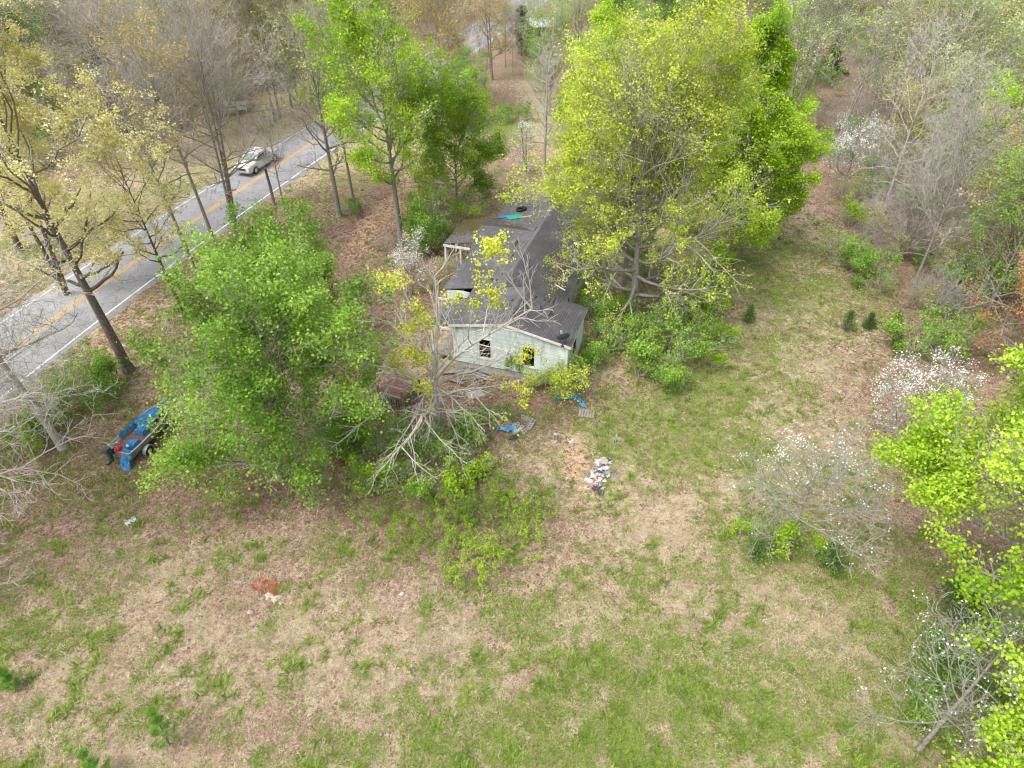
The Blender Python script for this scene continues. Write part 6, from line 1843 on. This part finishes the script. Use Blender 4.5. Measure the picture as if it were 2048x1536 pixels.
proto = None
BG = "hollow concrete blocks laid out below the house gable"
for i, (x, y, rz, lb) in enumerate([(1016, 848, .35, "hollow concrete block lying apart left of the block square"), (1049, 839, -.45, "hollow concrete block in the far row of the block square, left one"), (1059, 842, -.5, "hollow concrete block in the far row of the block square, right one"),
                                 (1065, 849, 1.1, "hollow concrete block at the right of the block square, upper one"), (1061, 856, 1.1, "hollow concrete block at the right of the block square, lower one"), (1032, 853, .3, "hollow concrete block in the near row of the block square, left one"), (1041, 858, -.3, "hollow concrete block in the near row of the block square, right one"), (1051, 865, .9, "hollow concrete block just below the block square"), (1110, 872, 1.5, "single hollow concrete block standing alone in the grass")]):
    if proto is None: proto = put(block_bm(), 'cinder_block', M['block'], (x, y), rz, lb, 'concrete block', BG)
    else:
        c = proto.copy(); COL.objects.link(c); c.location = G(x, y); c.rotation_euler = (0, 0, rz); tag(c, lb)
        if i == 8: c.rotation_euler = (math.pi / 2, math.pi / 2, 0); c.location = (G(1110, 876)[0], G(1110, 876)[1], .2)
b = MB(); b.tube([(-.3, 0, .12), (.3, 0, .12)], .115, 14); put(b, 'pipe', M['block'], (1035, 865), .75, "short grey concrete pipe beside the blue bag and the blocks", 'pipe')
put(crumple_bm(1.0, .45, .18, 81), 'tarp', M['light_blue'], (1019, 861), -.25, "crumpled pale blue tarp beside the concrete pipe", 'tarp')
put(crumple_bm(.8, .3, .12, 82), 'tarp', M['blue_tarp'], (995, 858), -.3, "narrow crumpled blue tarp under the yellow leaf tuft left of the concrete pipe", 'tarp')
put(lump_bm(.26, .18, .12, 83), 'bag', M['charcoal'], (1028, 877), .5, "black bag lying below the pale blue tarp", 'bag')
put(crumple_bm(1.5, .3, .16, 84, 12, 4), 'tarp', M['light_blue'], (1160, 805), -1.05, "long crumpled pale blue tarp pointing at the grey pallet", 'tarp')
put(crumple_bm(1.1, .35, .16, 85), 'tarp', M['blue_tarp'], (1146, 797), .05, "crumpled blue tarp at the right foot of the gable", 'tarp')
put(crumple_bm(.6, .3, .14, 86), 'tarp', M['teal'], (1120, 798), .1, "teal crumpled tarp under the shrub at the gable foot", 'tarp')
pl = empty('pallet', G(1173, 829), -.22); tag(pl, "grey slatted wooden pallet lying in the grass near the gable", 'pallet')
for i in range(6): MB().box(-.45 + i * .155, -.45 + i * .155 + .125, -.36, .36, .085, .105).build('slat', M['old_wood'], pl)
for y in (-.32, 0, .32): MB().box(-.47, .47, y - .03, y + .03, 0.0, .083).build('runner', M['old_wood'], pl)

# ------------------------------------------------------------------ trash pile
TP = [('bag', 'lump', (.34, .24, .12), 'white_bag', (1205, 940), .3, "white plastic bag at the top of the rubbish pile below the cardboard"),
      ('bag', 'lump', (.26, .2, .11), 'white_bag', (1186, 953), 1.0, "torn white bag on the left flank of the rubbish pile"),
      ('bag', 'sheet', (.8, .35, .12), 'white_bag', (1198, 948), .5, "long torn white bag across the middle of the rubbish pile"),
      ('bag', 'sheet', (.5, .3, .1), 'white_bag', (1178, 962), -.8, "white bag scrap trailing left out of the rubbish pile"),
      ('bag', 'lump', (.2, .16, .1), 'white_bag', (1214, 938), .2, "white bag on the right of the cardboard in the rubbish pile"),
      ('bag', 'sheet', (.4, .3, .1), 'white_bag', (1196, 925), 1.2, "thin pale plastic trailing off the top left of the rubbish pile"),
      ('bag', 'lump', (.18, .14, .1), 'white_bag', (1208, 963), .0, "white scrap on the right flank of the rubbish pile beside the orange cloth"),
      ('bag', 'sheet', (.42, .22, .1), 'white_bag', (1199, 971), .5, "white scrap below the orange cloth of the rubbish pile"),
      ('box', 'box', (.42, .34, .1), 'cardboard', (1207, 927), -.45, "flattened cardboard box on the rubbish pile"),
      ('bag', 'lump', (.24, .22, .14), 'charcoal', (1216, 924), .4, "black bag behind the cardboard of the rubbish pile"),
      ('cloth', 'lump', (.18, .13, .1), 'navy', (1201, 936), .1, "navy blue cloth among the white bags of the rubbish pile"),
      ('cloth', 'sheet', (.55, .3, .1), 'grey_cloth', (1205, 949), -.5, "grey green cloth folded across the rubbish pile"),
      ('cloth', 'lump', (.2, .15, .09), 'maroon', (1187, 950), .6, "dark red cloth on the left of the rubbish pile"),
      ('cloth', 'lump', (.24, .16, .13), 'orange_red', (1199, 957), .9, "bright orange red cloth in the middle of the rubbish pile"),
      ('cloth', 'sheet', (.45, .26, .12), 'orange_red', (1195, 964), .1, "orange red cloth spread at the lower edge of the rubbish pile"),
      ('cloth', 'lump', (.22, .18, .1), 'pink_grey', (1185, 972), .3, "dull pink cloth at the lower left of the rubbish pile"),
      ('cloth', 'lump', (.30, .2, .1), 'charcoal', (1192, 977), -.2, "black cloth heap at the lower end of the rubbish pile"),
      ('cloth', 'sheet', (.55, .3, .1), 'charcoal', (1199, 986), -.9, "black cloth trailing out of the bottom of the rubbish pile"),
      ('cloth', 'lump', (.26, .13, .08), 'purple', (1227, 946), -.3, "dark purple cloth lying just right of the rubbish pile"),
      ('cloth', 'sheet', (.4, .25, .07), 'pink_grey', (1233, 953), -.5, "faded mauve cloth lying right of the dark purple cloth"),
      ('cloth', 'lump', (.16, .12, .07), 'pink_grey', (1146, 893), .2, "dull pink scrap at the head of the orange earth patch"),
      ('bag', 'sheet', (.35, .2, .05), 'white_bag', (1143, 884), .6, "thin white plastic scrap at the head of the orange earth patch"),
      ('bag', 'sheet', (.55, .4, .12), 'white_bag', (262, 1043), .9, "crumpled white plastic bag lying alone on the grass below the boat"),
      ('bag', 'sheet', (.2, .16, .06), 'white_bag', (803, 1189), .9, "small white scrap on the grass below the brambles"),
      ('bag', 'sheet', (.16, .12, .05), 'white_bag', (357, 1369), .9, "small white scrap on the grass near the pine saplings"),
      ('bag', 'sheet', (.3, .2, .06), 'white_bag', (1199, 644), .7, "white scrap on the brush right of the house wall"),
      ('bag', 'sheet', (.22, .16, .05), 'white_bag', (1018, 912), .2, "pale scrap on the grass below the concrete blocks"),
      ('bag', 'sheet', (.2, .15, .05), 'white_bag', (1581, 602), .2, "tiny white scrap on the grass path right of the airy tree"),
      ('bag', 'sheet', (.2, .1, .05), 'white_bag', (1704, 725), .2, "tiny white scrap on the tan grass below the row of cedars"),
      ('bag', 'sheet', (.2, .12, .05), 'white_bag', (1504, 1153), .2, "tiny white scrap on the grass below the mid grass dogwood")]
for i, (nm, kd, sz, mt, px, rz, lb) in enumerate(TP):
    if kd == 'lump': b = lump_bm(sz[0] * .72, sz[1] * .72, sz[2] * .8, 200 + i, .32)
    elif kd == 'sheet': b = crumple_bm(*sz, 200 + i, 8, 5)
    else:
        b = MB(); x, y, z = sz; b.hexa([(-x / 2, -y / 2, .06), (x / 2, -y / 2, .04), (x / 2, y / 2, .12), (-x / 2, y / 2, .14), (-x / 2, -y / 2, .06 + z), (x / 2, -y / 2, .04 + z), (x / 2, y / 2, .12 + z), (-x / 2, y / 2, .14 + z)])
    inpile = 1165 < px[0] < 1222 and 915 < px[1] < 990
    o = put(b, nm, M[mt], px, rz, lb, {'bag': 'plastic bag', 'cloth': 'cloth', 'box': 'cardboard box'}[nm], "pieces of the rubbish pile in the grass" if inpile else None)

rt2 = random.Random(44)
CW = [('white_bag', 'white'), ('white_bag', 'white'), ('charcoal', 'black'), ('grey_cloth', 'grey green'), ('pink_grey', 'dull pink'), ('maroon', 'dark red'), ('cardboard', 'tan'), ('white_bag', 'white')]
for i in range(34):
    t = rt2.random(); x = 1209 - 16 * t + rt2.gauss(0, 9); y = 922 + 62 * t + rt2.gauss(0, 3)
    mt, wd = CW[i % len(CW)]
    put(crumple_bm(rt2.uniform(.14, .42), rt2.uniform(.10, .22), .08, 700 + i, 6, 4), 'scrap', M[mt], (x, y), rt2.uniform(0, 6.28),
        "small %s scrap at the %s%s of the rubbish pile" % (wd, 'top' if t < .33 else ('middle' if t < .66 else 'bottom'), ' left' if x < 1201 - 16 * (t - .5) else ' right'), 'scrap', "scraps of the rubbish pile", z=rt2.uniform(.04, .16) * (1 - abs(t - .5)))

# ------------------------------------------------------------------ post, rocks, dead pine bough, fallen branch
ps = empty('water_spigot', G(1229, 900)); tag(ps, "thin grey standpipe post standing in the grass right of the orange earth", 'post')
b = MB(); b.tube([(0, 0, -.05), (.01, .0, 1.05)], .035, 8); b.build('post', M['galv'], ps)
b = MB(); b.tube([(.01, 0, 1.05), (.01, 0, 1.2)], [.05, .045], 8); b.bar((.01, 0, 1.12), (.01, -.16, 1.10), .05, .05); b.build('tap', M['galv'], ps)
b = MB(); b.bar((-.08, .02, .62), (.10, .02, .66), .05, .12); b.build('clamp', M['dark_grey'], ps)


def rock_bm(a, b_, c, seed):
    rs = np.random.RandomState(seed); m = MB(); nu, nv = 11, 5; V = []
    rad = 1 + .22 * rs.randn(nu)
    for j in range(nv + 1):
        th = math.pi * .52 * j / nv
        for i in range(nu):
            ph = 2 * math.pi * i / nu; k = rad[i] * (1 + .06 * rs.randn())
            V.append((a * k * math.sin(th) ** .6 * math.cos(ph), b_ * k * math.sin(th) ** .6 * math.sin(ph), c * max(math.cos(th), -.1) * (1 + .18 * rs.randn())))
    return m.add(V, [(j * nu + i, j * nu + (i + 1) % nu, (j + 1) * nu + (i + 1) % nu, (j + 1) * nu + i) for j in range(nv) for i in range(nu)])


RG = "pale limestone rocks in the grass below the dead pine bough"
for i, (sz, px, rz, lb) in enumerate([((.24, .20, .14), (541, 1193), .6, "tan stained limestone rock, left of the large pair"), ((.24, .17, .13), (554, 1199), .5, "whitest limestone rock, right of the large pair"), ((.11, .10, .08), (499, 1225), .2, "small pale rock nearest the large pair"),
                                      ((.10, .07, .06), (503, 1248), 1.2, "small elongated pale rock in the middle of the rock trail"), ((.11, .08, .06), (509, 1261), .4, "small tan rock at the lower right of the rock trail"), ((.05, .05, .04), (505, 1238), .1, "tiny pale stone in the rock trail"), ((.09, .07, .04), (480, 1272), .2, "flat pinkish rock at the bottom of the rock trail")]):
    put(rock_bm(*sz, 220 + i), 'rock', M['limestone'], px, rz, lb, 'rock', RG)
gb = Grower(90); r = gb.r; nd = []
main = gb.path((-1.1, .15, .05), (1, -.12, .02), 2.1, 7, .05, 0); gb.paths[1].append((main, .018, .008))
for k in range(14):
    q, d = gb.at(main, .42 + .58 * k / 14)
    s_ = 1 if k % 2 else -1
    p = gb.path(q, (.8, s_ * r.uniform(.4, .9) - .1, .1), r.uniform(.3, .65), 4, .12, 0); p = [(a, b_, max(c, .02)) for a, b_, c in p]
    gb.paths[2].append((p, .009, .004)); nd += p[1:]
bough = empty('pine_bough', G(512, 1170), -.05); tag(bough, "dead rust red pine bough lying in the grass beside the limestone rocks", 'branch')
va, fa = tube_arrays(gb.paths[1] + gb.paths[2], 4); link('stem', make_mesh('bough_stem', va, [fa], [M['twig_grey']]), bough)
rs = np.random.RandomState(5); T = np.repeat(np.array(nd), 26, 0); d = rs.normal(0, 1, T.shape) * np.array([1, 1, .35]); d /= np.linalg.norm(d, axis=1, keepdims=True)
e = np.cross(d, (0, 0, 1.0)); L_ = rs.uniform(.08, .16, (len(T), 1)); T = T + rs.normal(0, .03, T.shape)
v = np.stack([T - e * .006, T + e * .006, T + d * L_], 1).reshape(-1, 3); v[:, 2] = np.maximum(v[:, 2], .01)
link('needles', make_mesh('bough_needles', v, [np.arange(len(v)).reshape(-1, 3)], [M['pine_dead']]), bough)
b = MB(); b.tube([(-1.0, .35, .06), (-.3, .25, .12), (.3, -.05, .10), (.9, -.45, .05)], [.02, .045, .05, .03], 7); b.tube([(-.3, .25, .12), (.0, .55, .2), (.3, .62, .12)], [.025, .02, .01], 6)
put(b, 'fallen_branch', M['bark_grey'], (1822, 962), .05, "grey fallen branch on the leaf litter left of the lime leaved tree", 'branch')

# ------------------------------------------------------------------ utility poles and wires beyond the road
def pole(px, H, lean, label):
    q = G(*px); t = empty('utility_pole', q); tag(t, label, 'utility pole', "utility poles beyond the road")
    b = MB(); b.tube([(0, 0, -.1), (lean * .5, 0, H * .5), (lean, 0, H)], [.15, .13, .10], 10); b.build('pole', M['bark_grey'], t, smooth=True)
    b = MB(); b.bar((lean * .93 - .6, .12, H * .94), (lean * .93 + .6, .12, H * .94), .09, .1); b.build('crossarm', M['old_wood'], t)
    b = MB(); b.bar((.12, -.15, 0), (lean * .62 + .09, -.14, H * .62), .05, .05); b.build('conduit', M['white_plastic'], t)
    for k in (-.5, 0, .5):
        b = MB(); b.tube([(lean * .93 + k, .12, H * .94 + .05), (lean * .93 + k, .12, H * .94 + .2)], .04, 8); b.build('insulator', M['white_plastic'], t)
    return np.array((q[0] + lean * .93, q[1] + .12, H * .94 + .2))


pA = pole((252, 318), 9.0, -.3, "tall grey utility pole with a white conduit beside the dark twin cedar")
W_ = np.array([-.5, 0, .5])
ri = int(np.argmin(np.linalg.norm(ROAD - np.array(G(690, 190)[:2]), axis=1)))
ends = [np.r_[ROAD[max(ri - 58, 0)] - RN[max(ri - 58, 0)] * 7.5, 7.6], np.r_[ROAD[ri] - RN[ri] * 8.5, 8.2]]


def pole_at(x, y, H, label):
    t = empty('utility_pole', (x, y, 0)); tag(t, label, 'utility pole', "utility poles beyond the road")
    b = MB(); b.tube([(0, 0, -.1), (0, 0, H)], [.15, .10], 10); b.build('pole', M['bark_grey'], t, smooth=True)
    b = MB(); b.bar((-.6, .12, H * .94), (.6, .12, H * .94), .09, .1); b.build('crossarm', M['old_wood'], t)


pole_at(ends[1][0], ends[1][1], 8.6, "utility pole close to the far road edge behind the tall poplar")
for i, k in enumerate(W_):
    pts = []
    for j in range(15):
        t = j / 14; q = ends[0] * (1 - t) + ends[1] * t
        pts.append((q[0] + k * .9, q[1] + k * .3, q[2] - .9 * 4 * t * (1 - t)))
    b = MB(); b.tube(pts, .012, 5)
    tag(b.build('wire', M['galv']), "thin pale overhead %s wire along the far side of the road" % ("lowest", "middle", "upper")[i], 'wire', "overhead wires beyond the road")

# ------------------------------------------------------------------ half hidden structures in the trees
sh = empty('shelter', G(470, 226), .15); tag(sh, "low white metal roofed shelter half hidden in the brush beyond the road", 'shelter')
MB().box(-1.6, 1.6, -.7, .7, 1.1, 1.16).build('roof', M['white_plastic'], sh)
for (x, y) in ((-1.5, -.6), (1.5, -.6), (-1.5, .6), (1.5, .6)): MB().box(x - .05, x + .05, y - .05, y + .05, 0, 1.1).build('post', M['galv'], sh)
MB().box(-1.55, 1.55, -.66, -.62, .55, .8).build('side_rail', M['white_plastic'], sh)
cp = empty('carport', G(1088, 82), .3); tag(cp, "white roofed carport with dark open side beyond the far dark cedar", 'carport')
b = MB(); b.hexa([(-2.6, -2.2, 2.5), (2.6, -2.2, 2.5), (2.6, 2.2, 2.9), (-2.6, 2.2, 2.9), (-2.6, -2.2, 2.6), (2.6, -2.2, 2.6), (2.6, 2.2, 3.0), (-2.6, 2.2, 3.0)]); b.build('roof', M['white_plastic'], cp)
for (x, y) in ((-2.4, -2), (2.4, -2), (-2.4, 2), (2.4, 2)): MB().box(x - .06, x + .06, y - .06, y + .06, 0, 2.55 if y < 0 else 2.85).build('post', M['trim'], cp)
MB().box(-2.4, 2.4, 2.02, 2.08, 0, 2.8).build('shade_panel', M['black'], cp)  # black panel: the shade under the carport roof put into colour
